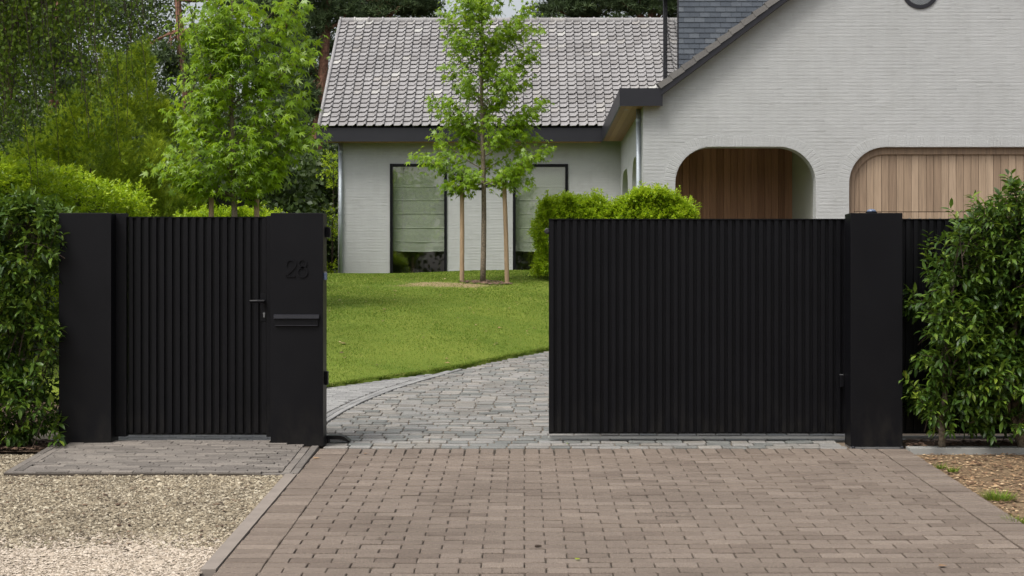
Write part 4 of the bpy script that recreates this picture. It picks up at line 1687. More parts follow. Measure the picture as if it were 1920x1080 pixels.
# left hedge
n_ = 2300
hl = thing('laurel_hedge', (-4.0, 0.1, 0.0), 'dense dark green laurel hedge at the left, against the plain pillar', 'hedge')
px_ = rng.uniform(-4.65, -3.50, n_)
py_ = -0.13 + 0.55 * rng.random(n_) ** 1.3
pz_ = rng.uniform(0.05, 1.70, n_)
top_ = rng.random(n_) < 0.22
pz_[top_] = rng.uniform(1.60, 1.76, top_.sum())
py_[top_] = rng.uniform(-0.12, 0.7, top_.sum())
bulge = 0.05 * np.sin(pz_ * 7.0) + 0.04 * np.sin(px_ * 11 + pz_ * 5)
py_ = py_ - bulge
px_ = np.where(px_ > -3.62, px_ + 0.06 * np.sin(pz_ * 9 + 1), px_)
P0 = np.stack([px_, py_, pz_], -1)
D0 = np.stack([rng.normal(0, 0.5, n_) + np.where(px_ > -3.62, 0.35, 0), -0.7 + rng.normal(0, 0.35, n_), 0.25 + rng.normal(0, 0.45, n_) + 0.7 * top_], -1)
laurel(hl, P0, D0, 300, [((-3.75, 0.12, 0.0), (-3.7, 0.15, 1.5), 0.03, 0.012), ((-4.1, 0.14, 0.0), (-4.15, 0.16, 1.6), 0.035, 0.012), ((-4.45, 0.12, 0.0), (-4.4, 0.15, 1.5), 0.03, 0.012)], None)

# right: two laurels, the slender one beside the pillar and the larger one at the picture edge
BZ = [0.10, 0.27, 0.53, 0.78, 1.06, 1.25, 1.57, 1.65, 1.96, 2.1]
BX = [3.02, 2.90, 2.87, 2.97, 2.94, 3.02, 3.06, 3.2, 3.50, 3.6]


def right_cloud(n_, xlo, xhi, zmax):
    x_ = rng.uniform(xlo, xhi, n_)
    z_ = rng.uniform(0.13, 2.0, n_)
    y_ = -0.16 + 0.4 * rng.random(n_) ** 1.2
    ok = (x_ > np.interp(z_, BZ, BX) + 0.05) & (z_ < zmax(x_)) & ((z_ > 0.28) | (np.abs(x_ - 3.35) < 0.0) | (rng.random(n_) < 0.7))
    x_, y_, z_ = x_[ok], y_[ok], z_[ok]
    cut = np.sin(z_ * 8.3 + 2.1 * np.sin(x_ * 6.0)) * np.sin(x_ * 9.1 + z_ * 3.7)
    ok = (cut > -0.6) | (rng.random(len(x_)) < 0.3)
    x_, y_, z_ = x_[ok], y_[ok], z_[ok]
    y_ -= 0.09 * np.sin(z_ * 6 + x_ * 7)
    P0 = np.stack([x_, y_, z_], -1)
    left = np.clip(1 - (x_ - np.interp(z_, BZ, BX)) / 0.25, 0, 1)
    D0 = np.stack([rng.normal(0, 0.5, len(x_)) - 0.5 * left, -0.65 + rng.normal(0, 0.35, len(x_)), 0.25 + rng.normal(0, 0.45, len(x_))], -1)
    # long shoots standing out of the mass
    for _ in range(16):
        i_ = rng.integers(0, len(P0))
        up_ = rng.random() < 0.6
        zt_ = float(zmax(np.array([P0[i_, 0]]))[0])
        b_ = np.array([P0[i_, 0], P0[i_, 1], zt_ - 0.05]) if up_ else np.array([float(np.interp(P0[i_, 2], BZ, BX)) + 0.04, P0[i_, 1], P0[i_, 2]])
        d_ = norm(np.array([rng.normal(0, 0.25), -0.15, 1.0])) if up_ else norm(np.array([-0.8, -0.3, 0.5 + rng.normal(0, 0.3)]))
        if b_[0] < xlo - 0.02 or b_[0] > xhi:
            continue
        for q_ in np.linspace(0, rng.uniform(0.04, 0.12), 3):
            P0 = np.concatenate([P0, (b_ + d_ * q_)[None]])
            D0 = np.concatenate([D0, d_[None]])
    return P0, D0


h1 = thing('laurel_shrub', (3.05, 0.02, 0.0), 'slender laurel shrub with bare lower trunk right beside the right pillar', 'shrub', 'laurels right of the gate')
P0, D0 = right_cloud(1150, 2.85, 3.38, lambda x_: np.interp(x_, [2.9, 3.05, 3.2, 3.3, 3.4], [1.2, 1.44, 1.56, 1.68, 1.64]))
laurel(h1, P0, D0, 220, [((3.055, -0.01, -0.01), (3.1, 0.03, 0.75), 0.027, 0.016), ((3.1, 0.03, 0.75), (3.22, 0.05, 1.6), 0.016, 0.006)], None)
h2 = thing('laurel_shrub', (3.7, 0.02, 0.0), 'taller dense laurel shrub with thick forked trunk at the right edge', 'shrub', 'laurels right of the gate')
P0, D0 = right_cloud(2000, 3.3, 4.35, lambda x_: np.interp(x_, [3.3, 3.42, 3.5, 3.62, 4.4], [1.62, 1.7, 1.8, 1.88, 1.92]))
laurel(h2, P0, D0, 280, [((3.66, 0.0, -0.01), (3.6, 0.03, 0.5), 0.05, 0.03), ((3.6, 0.03, 0.5), (3.6, 0.05, 1.6), 0.03, 0.008), ((3.66, 0.0, 0.02), (3.5, -0.03, 0.4), 0.022, 0.012)], None)


# ------------------------------------------------------------------ young sweetgums on three stakes
def sweetgum(name, label, base, topz, Z, tips, leafsize, per, singles, stakes, tie_z, extra):
    root = thing(name, tuple(base), label, 'tree', 'staked young sweetgums')
    tk = MB()
    pts, rad = [], []
    n_ = 14
    for i in range(n_ + 1):
        t = i / n_
        pts.append((base[0] + 0.02 * math.sin(t * 7), base[1] + 0.02 * math.cos(t * 5), base[2] - 0.05 + (topz - base[2] + 0.05) * t))
        rad.append(0.043 * (1 - t) ** 0.7 + 0.005)
    tk.tube(pts, rad, 10)
    tk.build('trunk', 'bark_grey', root, smooth=True)
    br = MB()
    P0, D0 = [], []
    for (px2, py2, dy) in tips:
        tip = at(px2, py2, Z + dy)
        h_ = abs(tip[0] - base[0])
        zs = tip[2] - 0.25 - 0.45 * h_
        zs = max(zs, tie_z - 0.05 if tie_z else base[2] + 1.2)
        a_ = np.array([base[0], base[1], zs])
        q = limb(br, a_, tip, 0.010, 0.003, -0.06, 5, 5, 0.012)
        q = np.array(q)
        L_ = np.linalg.norm(tip - a_)
        m_ = max(4, int(per * (0.35 + L_)))
        t = 0.3 + 0.72 * rng.random(m_) ** 0.75
        idx_ = np.clip(t * 5, 0, 4.999)
        i0 = idx_.astype(int)
        fr2 = (idx_ - i0)[:, None]
        pp = q[i0] * (1 - fr2) + q[np.minimum(i0 + 1, 5)] * fr2
        pp = pp + rng.normal(0, 1, (m_, 3)) * np.array([0.066, 0.095, 0.056]) * leafsize / 0.12
        out = norm((tip - a_)[None, :] + rng.normal(0, 0.5, (m_, 3)) * L_)
        out[:, 2] = -0.15 - 0.55 * rng.random(m_)
        P0.append(pp)
        D0.append(norm(out))
    br.build('branches', 'bark_grey', root)
    P = np.concatenate(P0)
    Dr = np.concatenate(D0)
    hint = norm(np.array([-0.1, -0.5, 0.85]) + rng.normal(0, 0.45, P.shape))
    R = frames(Dr, hint)
    S = leafsize * rng.uniform(0.5, 1.2, len(P))
    foliage(root, STAR, P, R, S, 'gum', singles, 'leaf', 'foliage')
    for k_, (sx0, sy0, sx1, tz) in enumerate(stakes):
        zz = float(lawn_z(sx0, sy0))
        s_ = thing('tree_stake', (sx0, sy0, zz), extra[k_], 'stake', 'round stakes of the young trees')
        sm = MB().tube([(sx0, sy0, zz - 0.1), ((sx0 + sx1) / 2 + 0.004, sy0, (zz + tz) / 2), (sx1, sy0, tz - 0.008), (sx1, sy0, tz)], [0.037, 0.036, 0.034, 0.03], 12)
        sm.build('post', 'stake', s_, smooth=False)
        tb = MB()
        a_ = np.array([sx1, sy0, tz - 0.03])
        b_ = np.array([base[0], base[1], tz - 0.14])
        dd = norm(b_ - a_)
        side = np.array([0, 0, 0.024])
        V_ = []
        for t in np.linspace(0, 1, 6):
            q = a_ + (b_ - a_) * t + np.array([0, 0, -0.03 * math.sin(math.pi * t)])
            off = np.cross(dd, [0, 0, 1.0]) * 0.006
            V_ += [tuple(q + side + off), tuple(q - side + off), tuple(q - side - off), tuple(q + side - off)]
        F_ = []
        for i in range(5):
            for j in range(4):
                F_.append((4 * i + j, 4 * i + (j + 1) % 4, 4 * i + 4 + (j + 1) % 4, 4 * i + 4 + j))
        tb.add(V_, F_)
        tb.tube([(sx1, sy0, tz - 0.055), (sx1, sy0, tz - 0.005)], 0.039, 12)
        tb.build('tie', 'rubber', s_)
    return root


def random_tips(cx2, halfs, n_, depth):
    """extra branch tips inside an outline given as (py, left px, right px)"""
    out = []
    pys = [h_[0] for h_ in halfs]
    for _ in range(n_):
        py2 = rng.uniform(pys[0], pys[-1])
        l_ = np.interp(py2, pys, [h_[1] for h_ in halfs])
        r2 = np.interp(py2, pys, [h_[2] for h_ in halfs])
        u = rng.uniform(-1, 1)
        px2 = cx2 + (u * (r2 - cx2) if u > 0 else -u * (l_ - cx2))
        out.append((px2, py2, rng.uniform(-depth, depth)))
    return out


tips2 = [(785, 288, 0), (800, 296, 0.1), (826, 282, -0.2), (815, 248, 0.1), (812, 184, -0.1), (833, 196, 0.1), (835, 215, 0.3), (838, 128, 0), (846, 92, 0.2), (836, 55, 0), (832, 25, -0.2), (850, 8, 0), (840, 345, -0.1), (838, 352, 0), (860, 318, 0.3),
         (1030, 274, 0), (1016, 276, 0.1), (1020, 190, 0), (1008, 196, -0.1), (985, 200, 0.1), (1000, 250, 0.2), (985, 300, -0.2), (992, 340, 0), (975, 312, 0.2), (1003, 82, 0), (1003, 45, 0.1), (990, 12, 0), (965, 40, -0.1), (996, 100, 0.1), (960, 150, 0), (990, 150, 0.2), (960, 60, 0), (990, 228, 0), (930, 240, -0.3),
         (870, -20, 0), (940, -15, 0), (905, -60, 0), (885, -45, 0.1), (925, -40, -0.1)]
tips2 += random_tips(905, [(-20, 865, 950), (50, 850, 970), (130, 855, 975), (230, 845, 975), (310, 850, 980), (335, 870, 950)], 34, 0.5)
b2 = TREE2.copy()
b2[2] = float(lawn_z(b2[0], b2[1]))
zt2 = HC + (CY - 338) * 25.0 / F
sweetgum('sweetgum_tree', 'slim young sweetgum on the lawn in front of the house windows', b2, 6.5, 25.0, tips2, 0.142, 72, 300,
         [(at(866, 530, 25.0)[0], b2[1] + 0.02, at(866, 530, 25.0)[0], zt2), (at(951, 530, 25.0)[0], b2[1] + 0.05, at(945, 530, 25.0)[0], zt2 + 0.04)], zt2,
         ['straight round stake left of the lawn sweetgum', 'slightly tilted round stake right of the lawn sweetgum'])
Z1 = 20.5
tips1 = [(302, 300, 0), (306, 318, 0.1), (330, 282, -0.1), (340, 308, -0.2), (352, 334, 0), (330, 330, 0.2), (378, 322, -0.2), (515, 334, 0), (505, 312, -0.2), (530, 306, 0), (490, 290, -0.3), (480, 325, -0.3), (588, 246, 0), (572, 232, 0.1), (560, 240, -0.1), (545, 222, -0.2), (575, 262, 0), (590, 90, 0), (575, 70, 0.1), (560, 110, -0.1), (575, 175, 0), (560, 190, 0.2), (570, 10, 0), (555, 25, -0.1), (540, -5, 0), (340, 222, 0), (318, 205, 0), (330, 190, 0.2), (345, 160, -0.1), (352, 130, 0), (350, 60, 0), (343, 42, 0.1), (370, 90, -0.2), (400, 10, 0), (390, -20, 0), (480, -15, 0), (437, -60, 0), (500, 200, -0.3), (400, 250, -0.3), (380, 200, -0.2), (420, 170, -0.3), (505, 110, -0.3), (510, 150, -0.2), (465, 60, -0.3), (420, 110, -0.2)]
tips1 += random_tips(437, [(-30, 390, 520), (30, 370, 545), (120, 350, 560), (210, 345, 560), (250, 360, 540), (280, 330, 520), (312, 340, 520)], 30, 0.55)
b1 = at(437, 500, Z1)
b1[2] = float(lawn_z(b1[0], b1[1]))
zt1 = HC + (CY - 362) * Z1 / F
sweetgum('sweetgum_tree', 'fuller young sweetgum with large star leaves behind the pedestrian gate', b1, 5.6, Z1, tips1, 0.172, 50, 300,
         [(at(396, 400, Z1)[0], b1[1], at(396, 400, Z1)[0], zt1), (at(480, 400, Z1)[0], b1[1] + 0.05, at(480, 400, Z1)[0], zt1 - 0.02)], zt1,
         ['round stake left of the sweetgum behind the pedestrian gate', 'round stake right of the sweetgum behind the pedestrian gate'])


# ------------------------------------------------------------------ yellow-green clipped hedges
def lime_hedge(label, x0, x1, y0, y1, ztop, n_, base=None, leaf=0.05, topvar=0.06, group='yellow-green hedges'):
    cx2, cy2 = (x0 + x1) / 2, (y0 + y1) / 2
    zb2 = float(lawn_z(cx2, cy2)) if base is None else base
    root = thing('clipped_hedge', (cx2, cy2, zb2), label, 'hedge', group)
    # points on the shell of the box
    lx_, ly_, h_ = x1 - x0, y1 - y0, 1.5
    w = np.array([lx_ * h_, ly_ * h_, ly_ * h_, lx_ * ly_ * 1.6])
    f_ = rng.choice(4, n_, p=w / w.sum())
    u, v, dpt = rng.random(n_), rng.random(n_), 0.16 * rng.random(n_) ** 1.3
    X_ = np.where(f_ == 1, x0 + dpt, np.where(f_ == 2, x1 - dpt, x0 + lx_ * u))
    Y_ = np.where(f_ == 0, y0 + dpt, y0 + ly_ * (v if True else 0))
    Y_ = np.where(f_ == 0, y0 + dpt, np.where(f_ == 3, y0 + ly_ * v, y0 + ly_ * u))
    zt_ = ztop(X_, Y_) if callable(ztop) else np.full(n_, ztop)
    zt_ = zt_ + topvar * np.sin(X_ * 5.3 + Y_ * 3.1) * np.sin(X_ * 2.2 - Y_ * 4.0) + 0.8 * topvar * np.sin(X_ * 17 + 2 * np.sin(Y_ * 9)) + np.where(rng.random(n_) < 0.12, rng.uniform(0, 0.13, n_), 0)
    Z_ = np.where(f_ == 3, zt_ - dpt, zb2 + 0.03 + (zt_ - zb2) * v)
    lump = 0.05 * np.sin(X_ * 13 + Z_ * 9) + 0.05 * np.sin(Z_ * 15 - Y_ * 8)
    Y_ = np.where(f_ == 0, Y_ + lump, Y_)
    X_ = np.where((f_ == 1) | (f_ == 2), X_ + lump, X_)
    P0 = np.stack([X_, Y_, Z_], -1)
    nrm_ = np.array([(0, -1, 0.35), (-1, 0, 0.35), (1, 0, 0.35), (0, -0.2, 1)])[f_]
    D0 = nrm_ + rng.normal(0, 0.45, (n_, 3)) + np.array([0, 0, 0.3])
    P, R, S = sprig_leaves(P0, D0, 8, 0.1, leaf, 0.9, 0.15)
    foliage(root, SMALL, P, R, S * 1.05, 'lime', 0, 'leaf', 'foliage')
    core = MB()
    xs2 = np.linspace(x0 + 0.13, x1 - 0.13, 24)
    zs2 = (ztop(xs2, np.full(24, cy2)) if callable(ztop) else np.full(24, ztop)) - 0.13
    core.prism_y([(x0 + 0.13, zb2 - 0.05), (x1 - 0.13, zb2 - 0.05)] + list(zip(xs2[::-1], zs2[::-1])), y0 + 0.15, y1 - 0.15)
    core.build('inner_twigs', 'wood_leaf', root)
    return root


# left boundary hedge running away from the gate
lime_hedge('long yellow-green hedge running back along the left boundary', -6.3, -5.3, 3.4, 10.7, 2.46, 12000, base=0.3, leaf=0.055, topvar=0.07)
lime_hedge('low yellow-green hedge behind the pedestrian gate', -5.2, -3.55, 11.6, 12.5, lambda X_, Y_: 2.28 + 0.08 * np.sin(X_ * 4), 4200, base=0.9, leaf=0.05)
Zh = 25.6
hx0, hx1 = at(1015, 0, Zh)[0], at(1298, 0, Zh)[0]
zt_l, zt_r = at(0, 382, Zh)[2], at(0, 368, Zh)[2]
lime_hedge('bright yellow-green hedge on the lawn behind the sliding gate', hx0, hx1, Zh - D, Zh - D + 0.8,
           lambda X_, Y_: np.interp(X_, [hx0, hx0 + 0.12, hx0 + 0.5, hx0 + 0.95, hx0 + 1.1, hx0 + 1.3, hx0 + 1.55, hx1 - 0.35, hx1 - 0.15, hx1],
                                    [zt_l - 0.12, zt_l - 0.02, zt_l + 0.05, zt_l + 0.0, zt_l - 0.1, zt_l - 0.06, zt_r + 0.02, zt_r + 0.0, zt_r - 0.1, zt_r - 0.3]), 10500, base=1.45, leaf=0.05, topvar=0.05)


# ------------------------------------------------------------------ conifers behind the hedge
def thuja(label, px2, ptop, Z, w_, n_):
    b_ = at(px2, 500, Z)
    zt_ = at(px2, ptop, Z)[2]
    zb2 = 0.9
    root = thing('thuja', (b_[0], b_[1], zb2), label, 'conifer', 'yellow-green conifers behind the left hedge')
    ncl = int(26 + 30 * w_)
    tc = rng.random(ncl) ** 0.8
    ac = rng.uniform(0, 6.28, ncl)
    rc_ = w_ * np.sqrt(np.clip(1 - tc ** 2.0, 0.02, 1)) * rng.uniform(0.45, 1.1, ncl)
    C = np.stack([b_[0] + rc_ * np.cos(ac), b_[1] + rc_ * np.sin(ac), zb2 + (zt_ - zb2) * tc], -1)
    ax = norm(np.stack([0.5 * np.cos(ac), 0.5 * np.sin(ac), np.full(ncl, 1.0)], -1) + rng.normal(0, 0.2, (ncl, 3)))
    ln_ = rng.uniform(0.35, 0.8, ncl) * (0.7 + 0.4 * w_)
    cid = rng.integers(0, ncl, n_)
    u_ = rng.random(n_)
    rad = 0.24 * (1 - u_) ** 0.7 + 0.02
    dirs = rand_dirs(n_)
    P = C[cid] + ax[cid] * ((u_ - 0.35) * ln_[cid])[:, None] + dirs * (rad * rng.uniform(0.5, 1.0, n_))[:, None]
    Dr = norm(ax[cid] * 0.9 + dirs * 0.7 + rng.normal(0, 0.3, (n_, 3)))
    R = frames(Dr, norm(dirs + rng.normal(0, 0.5, (n_, 3)) + np.array([0, -0.3, 0.3])))
    S = 0.17 * rng.uniform(0.6, 1.3, n_)
    foliage(root, SPRAY, P, R, S, 'thuja', 0, '', 'foliage')
    MB().tube([(b_[0], b_[1], 0.3), (b_[0], b_[1], zt_ - 0.9)], [0.07, 0.015], 8).build('trunk', 'twig', root)


thuja('broad yellow-green conifer just above the left boundary hedge', 170, 214, 26, 1.05, 8500)
thuja('tall yellow-green conifer behind the hanging birch twigs', 245, 118, 30, 1.25, 11000)
thuja('bushy yellow-green conifer between the tall one and the left pines', 95, 262, 28, 0.8, 6000)
thuja('low dark conifer at the end of the boundary hedge', 305, 280, 27, 0.75, 4500)

# ------------------------------------------------------------------ weeping birch reaching in from the left
ZBr = 16.5
bb = at(-150, 500, ZBr)
birch = thing('birch_tree', (bb[0], bb[1], 0.4), 'weeping birch with hanging leafy twigs at the upper left', 'tree')
tk = MB()
limb(tk, (bb[0], bb[1], 0.3), (bb[0] + 0.15, bb[1], 6.2), 0.13, 0.05, 0, 10, 6, 0.03)
tk.build('trunk', 'bark_grey', birch, smooth=True)
br = MB()
strands = []
for i in range(26):
    e_ = at(rng.uniform(-60, 385), rng.uniform(-230, -10), ZBr + rng.uniform(-1.3, 1.3))
    a_ = np.array([bb[0] + 0.1, bb[1], rng.uniform(3.4, 6.0)])
    q = limb(br, a_, e_, 0.03, 0.006, 0.35, 5, 6, 0.04)
    for k_ in range(9):
        t = rng.uniform(0.15, 1.0)
        i0 = int(min(t * 6, 5.999))
        p0 = q[i0] + (q[i0 + 1] - q[i0]) * (t * 6 - i0)
        strands.append(p0 + rng.normal(0, 0.12, 3))
P0, D0 = [], []
for p0 in strands:
    ppx, ppy = proj(p0)
    low = np.interp(ppx, [-100, 0, 60, 140, 230, 300, 350, 420], [330, 300, 300, 270, 245, 215, 150, 60]) + rng.normal(0, 35)
    L_ = max(0.4, p0[2] - (HC + (CY - low) * (p0[1] + D) / F)) * rng.uniform(0.45, 1.0)
    n2 = max(6, int(L_ / 0.02))
    dx, dy = rng.normal(0, 0.3, 2)
    t = np.linspace(0, 1, n2)
    sx = p0[0] + dx * np.sqrt(t) * L_ * 0.6 + 0.02 * np.sin(t * 9)
    sy = p0[1] + dy * np.sqrt(t) * L_ * 0.6
    sz = p0[2] - t * L_
    pts = np.stack([sx, sy, sz], -1)
    br.tube(list(pts[::max(1, n2 // 5)]), 0.0032, 3, False)
    P0.append(pts + rng.normal(0, 0.1, pts.shape))
br.build('branches', 'twig', birch)
P = np.concatenate(P0)
Dr = norm(np.stack([rng.normal(0, 0.7, len(P)), rng.normal(0, 0.7, len(P)), -0.8 + rng.normal(0, 0.3, len(P))], -1))
R = frames(Dr, norm(rng.normal(0, 1, (len(P), 3)) + np.array([0, -0.6, 0.4])))
foliage(birch, BIRCH, P, R, 0.046 * rng.uniform(0.6, 1.25, len(P)), 'birch', 0, '', 'foliage')


# ------------------------------------------------------------------ pines and wood behind the house
def pine(label, trunk_px, Z, r0, crown, n_):
    """trunk_px = list of (px, py) from low to high; crown = list of (px, py, half width, half height) clumps"""
    pts = [at(a_, b_, Z) for a_, b_ in trunk_px]
    foot = pts[0].copy()
    foot[2] = 0.8
    root = thing('pine_tree', tuple(foot), label, 'tree', 'pines behind the house')
    tk = MB()
    allp = [foot] + pts
    rad = list(np.linspace(r0, r0 * 0.45, len(allp)))
    tk.tube(allp, rad, 9)
    tk.build('trunk', 'bark_pine', root, smooth=True)
    Ps, br2 = [], MB()
    tot = sum(c_[2] * c_[3] for c_ in crown)
    for (a_, b_, hw, hh) in crown:
        c0 = at(a_, b_, Z)
        w2, h2_ = hw * Z / F, hh * Z / F
        k_ = int(n_ * hw * hh / tot)
        d_ = rng.normal(0, 0.5, (k_, 3))
        sub = rng.uniform(-0.8, 0.8, (14, 3))
        cid = rng.integers(0, 14, k_)
        pp = (sub[cid] + d_ * 0.42)
        Ps.append(c0 + pp * np.array([w2, min(w2, 1.6), h2_]))
        j = min(range(len(allp)), key=lambda i_: abs(allp[i_][2] - (c0[2] - 0.3)))
        for s_ in sub[:6]:
            limb(br2, allp[j], c0 + s_ * np.array([w2, min(w2, 1.6), h2_]), 0.05, 0.015, 0.1, 5, 4, 0.05)
    br2.build('branches', 'bark_pine', root)
    P = np.concatenate(Ps)
    Dr = norm(rng.normal(0, 0.8, (len(P), 3)) + np.array([0, -0.2, 0.7]))
    R = frames(Dr, norm(rng.normal(0, 1, (len(P), 3))))
    foliage(root, TUFT, P, R, 0.26 * rng.uniform(0.6, 1.2, len(P)), 'pine', 0, '', 'foliage')


pine('red-trunked pine leaning beside the left end of the roof', [(588, 345), (594, 260), (604, 150), (612, 60), (618, -60)], 42, 0.2,
     [(590, 60, 45, 40), (570, 170, 40, 45), (555, 120, 30, 30), (630, 20, 50, 30), (600, -40, 70, 40), (560, 10, 40, 30)], 3400)
pine('pine with dark crown above the left part of the ridge', [(700, 200), (690, 60), (672, 0), (660, -60)], 46, 0.16,
     [(690, 15, 55, 22), (745, 18, 50, 18), (790, 10, 40, 22), (720, -30, 90, 30), (800, -30, 60, 25)], 3000)
pine('pine with spreading crown right of the sky gap', [(1120, 200), (1105, 40), (1095, -40)], 47, 0.16,
     [(1050, 18, 45, 20), (1110, 15, 55, 22), (1060, -20, 60, 20), (1130, -25, 70, 20)], 2600)
pine('pine with bright crown beside the dormer post', [(1230, 200), (1225, 60), (1215, -40)], 45, 0.15,
     [(1190, 22, 40, 18), (1225, 5, 40, 20), (1180, -25, 60, 22), (1265, 10, 18, 25)], 1900)
pine('pine with pale trunk at the far left edge', [(16, 300), (18, 220), (14, 120), (10, 0)], 50, 0.16,
     [(30, 60, 70, 45), (-20, 120, 60, 50), (60, 0, 80, 40)], 2600)
pine('thin pine half hidden by the birch', [(93, 300), (96, 220), (105, 100), (110, -20)], 48, 0.15,
     [(120, 120, 60, 40), (90, 60, 60, 40), (140, 175, 45, 30), (150, -20, 70, 22)], 3000)
pine('twin pine against the sky above the sweetgum', [(352, 200), (338, 60), (333, 0), (330, -60)], 50, 0.17,
     [(420, 60, 50, 30), (470, 10, 60, 30), (395, 120, 50, 40), (300, 110, 50, 30)], 2300)
pine('pine with dark trunk behind the fuller sweetgum', [(520, 330), (525, 200), (530, 80), (535, -60)], 46, 0.17,
     [(520, 60, 45, 40), (505, 140, 45, 40), (540, 190, 35, 30), (510, 0, 60, 30)], 2800)

# dark understorey, one mass
Ps = []
def mass(px0, px1, ptop, pbot, Z0, Z1_, n_, ncl, rad):
    cl = np.stack([rng.uniform(px0, px1, ncl), rng.uniform(ptop, pbot, ncl), rng.uniform(Z0, Z1_, ncl)], -1)
    C = np.array([at(*c_) for c_ in cl])
    cid = rng.integers(0, ncl, n_)
    d_ = rand_dirs(n_) * (rng.random(n_)[:, None] ** 0.5)
    Ps.append(C[cid] + d_ * np.array([rad * 1.3, rad, rad * 0.8]))


mass(-60, 640, 190, 470, 44, 60, 85000, 330, 1.0)
mass(-60, 620, 60, 300, 58, 70, 40000, 220, 1.2)
mass(-60, 310, -60, 70, 60, 70, 22000, 110, 1.3)
mass(480, 650, 300, 480, 39, 44, 24000, 80, 0.7)
mass(200, 560, 300, 430, 31, 38, 26000, 90, 0.7)
mass(640, 830, 10, 120, 58, 66, 6000, 60, 1.0)
mass(1000, 1300, 25, 120, 58, 66, 8000, 70, 1.0)
P = np.concatenate(Ps)
P = P[P[:, 2] > 0.6]
Dr = norm(rng.normal(0, 1, (len(P), 3)) + np.array([0, -0.2, -0.2]))
R = frames(Dr, norm(rng.normal(0, 0.8, (len(P), 3)) + np.array([0, -0.5, 0.8])))
V, Fc = batch(SMALL[0] * np.array([1.5, 1, 1]), SMALL[1], P, R, 0.14 * rng.uniform(0.55, 1.2, len(P)))
tag(put('woodland', arrays('woodland', V, Fc), 'wood_leaf', kind='stuff'), 'dark leafy woodland filling the background behind the garden', 'woodland')

# trees across the road, mirrored in the window panes
n_ = 26000
cl = np.stack([rng.uniform(-26, 7, 70), rng.uniform(-48, -40, 70), rng.uniform(1.5, 8.0, 70)], -1)
cl2 = np.stack([rng.uniform(9, 26, 26), rng.uniform(-48, -40, 26), rng.uniform(1.0, 5.0, 26)], -1)
cl = np.concatenate([cl, cl2])
P = cl[rng.integers(0, len(cl), n_)] + rand_dirs(n_) * (rng.random(n_)[:, None] ** 0.5) * np.array([2.0, 1.6, 1.3])
P = P[P[:, 2] > -0.5]
R = frames(norm(rng.normal(0, 1, (len(P), 3))), norm(rng.normal(0, 0.8, (len(P), 3)) + np.array([0, 0.5, 0.8])))
V, Fc = batch(SMALL[0] * np.array([1.5, 1, 1]), SMALL[1], P, R, 0.42 * rng.uniform(0.55, 1.2, len(P)))
tag(put('roadside_wood', arrays('roadside_wood', V, Fc), 'wood_leaf', kind='stuff'), 'leafy trees across the road, mirrored in the window panes', 'woodland')

# shrub at the corner of the house
cs = at(622, 400, 36.5)
shr = thing('corner_shrub', (cs[0], cs[1], 1.4), 'thin yellow-green shrub showing at the left corner of the house', 'shrub')
n_ = 330
P0 = np.stack([cs[0] + rng.normal(0, 0.13, n_), cs[1] + rng.normal(0, 0.2, n_), rng.uniform(1.5, 4.5, n_)], -1)
P0 = P0[np.sin(P0[:, 2] * 5.0) > -0.25]
P, R, S = sprig_leaves(P0, rng.normal(0, 0.6, P0.shape) + np.array([0, -0.3, 0.4]), 7, 0.14, 0.075, 0.9, 0.2)
foliage(shr, SMALL, P, R, S, 'lime', 0, '', 'foliage')
MB().tube([(cs[0], cs[1], 1.3), (cs[0] + 0.05, cs[1], 4.3)], [0.03, 0.008], 6).build('stem', 'twig', shr)

# ------------------------------------------------------------------ grass
n_ = 300000
gx2 = rng.uniform(-4.6, 1.6, n_)
gy2 = 3.4 + (19.5 - 3.4) * rng.random(n_) ** 0.85
edge_n = 16000
gx2[:edge_n] = rng.uniform(-3.0, 1.4, edge_n)
gy2[:edge_n] = lawn_edge(gx2[:edge_n]) + np.abs(rng.normal(0, 0.05, edge_n)) + 0.02 * np.sin(gx2[:edge_n] * 23)
k_ = gy2 > lawn_edge(gx2) - 0.012
pdx, pdy = (gx2 - (TREE2[0] - 0.55)) * 0.62, gy2 - (TREE2[1] - 0.55)
bare = np.hypot(pdx, pdy) + 0.2 * np.sin(gx2 * 4.1) * np.sin(gy2 * 3.3)
k_ &= ~((bare < 0.95) & (rng.random(n_) < 0.8 * np.clip((0.95 - bare) * 2.0, 0, 1))) & ~(np.hypot(gx2 - TREE2[0] - 0.05, gy2 - TREE2[1]) < 0.34)
gx2, gy2 = gx2[k_], gy2[k_]
n_ = len(gx2)
gz2 = lawn_z(gx2, gy2) - 0.004
h_ = rng.uniform(0.009, 0.024, n_) * (0.9 + 0.15 * np.sin(gx2 * 3.7 + 1.3 * np.sin(gy2 * 2.9)) * np.sin(gy2 * 4.3 + gx2)) + 0.022 * np.exp(-(gy2 - lawn_edge(gx2)) / 0.05)
w_ = 0.0028 + 0.00026 * gy2
a_ = rng.uniform(0, 6.28, n_)
ln = rng.normal(0, 0.5, (n_, 2)) * h_[:, None]
V = np.zeros((n_, 3, 3))
V[:, 0] = np.stack([gx2 - w_ * np.cos(a_), gy2 - w_ * np.sin(a_), gz2], -1)
V[:, 1] = np.stack([gx2 + w_ * np.cos(a_), gy2 + w_ * np.sin(a_), gz2], -1)
V[:, 2] = np.stack([gx2 + ln[:, 0], gy2 + ln[:, 1], gz2 + h_], -1)
Fc = np.arange(n_ * 3).reshape(-1, 3)
tag(put('grass', arrays('grass', V.reshape(-1, 3), Fc), 'grass', kind='stuff'), 'short mown grass of the lawn behind the gate', 'grass')


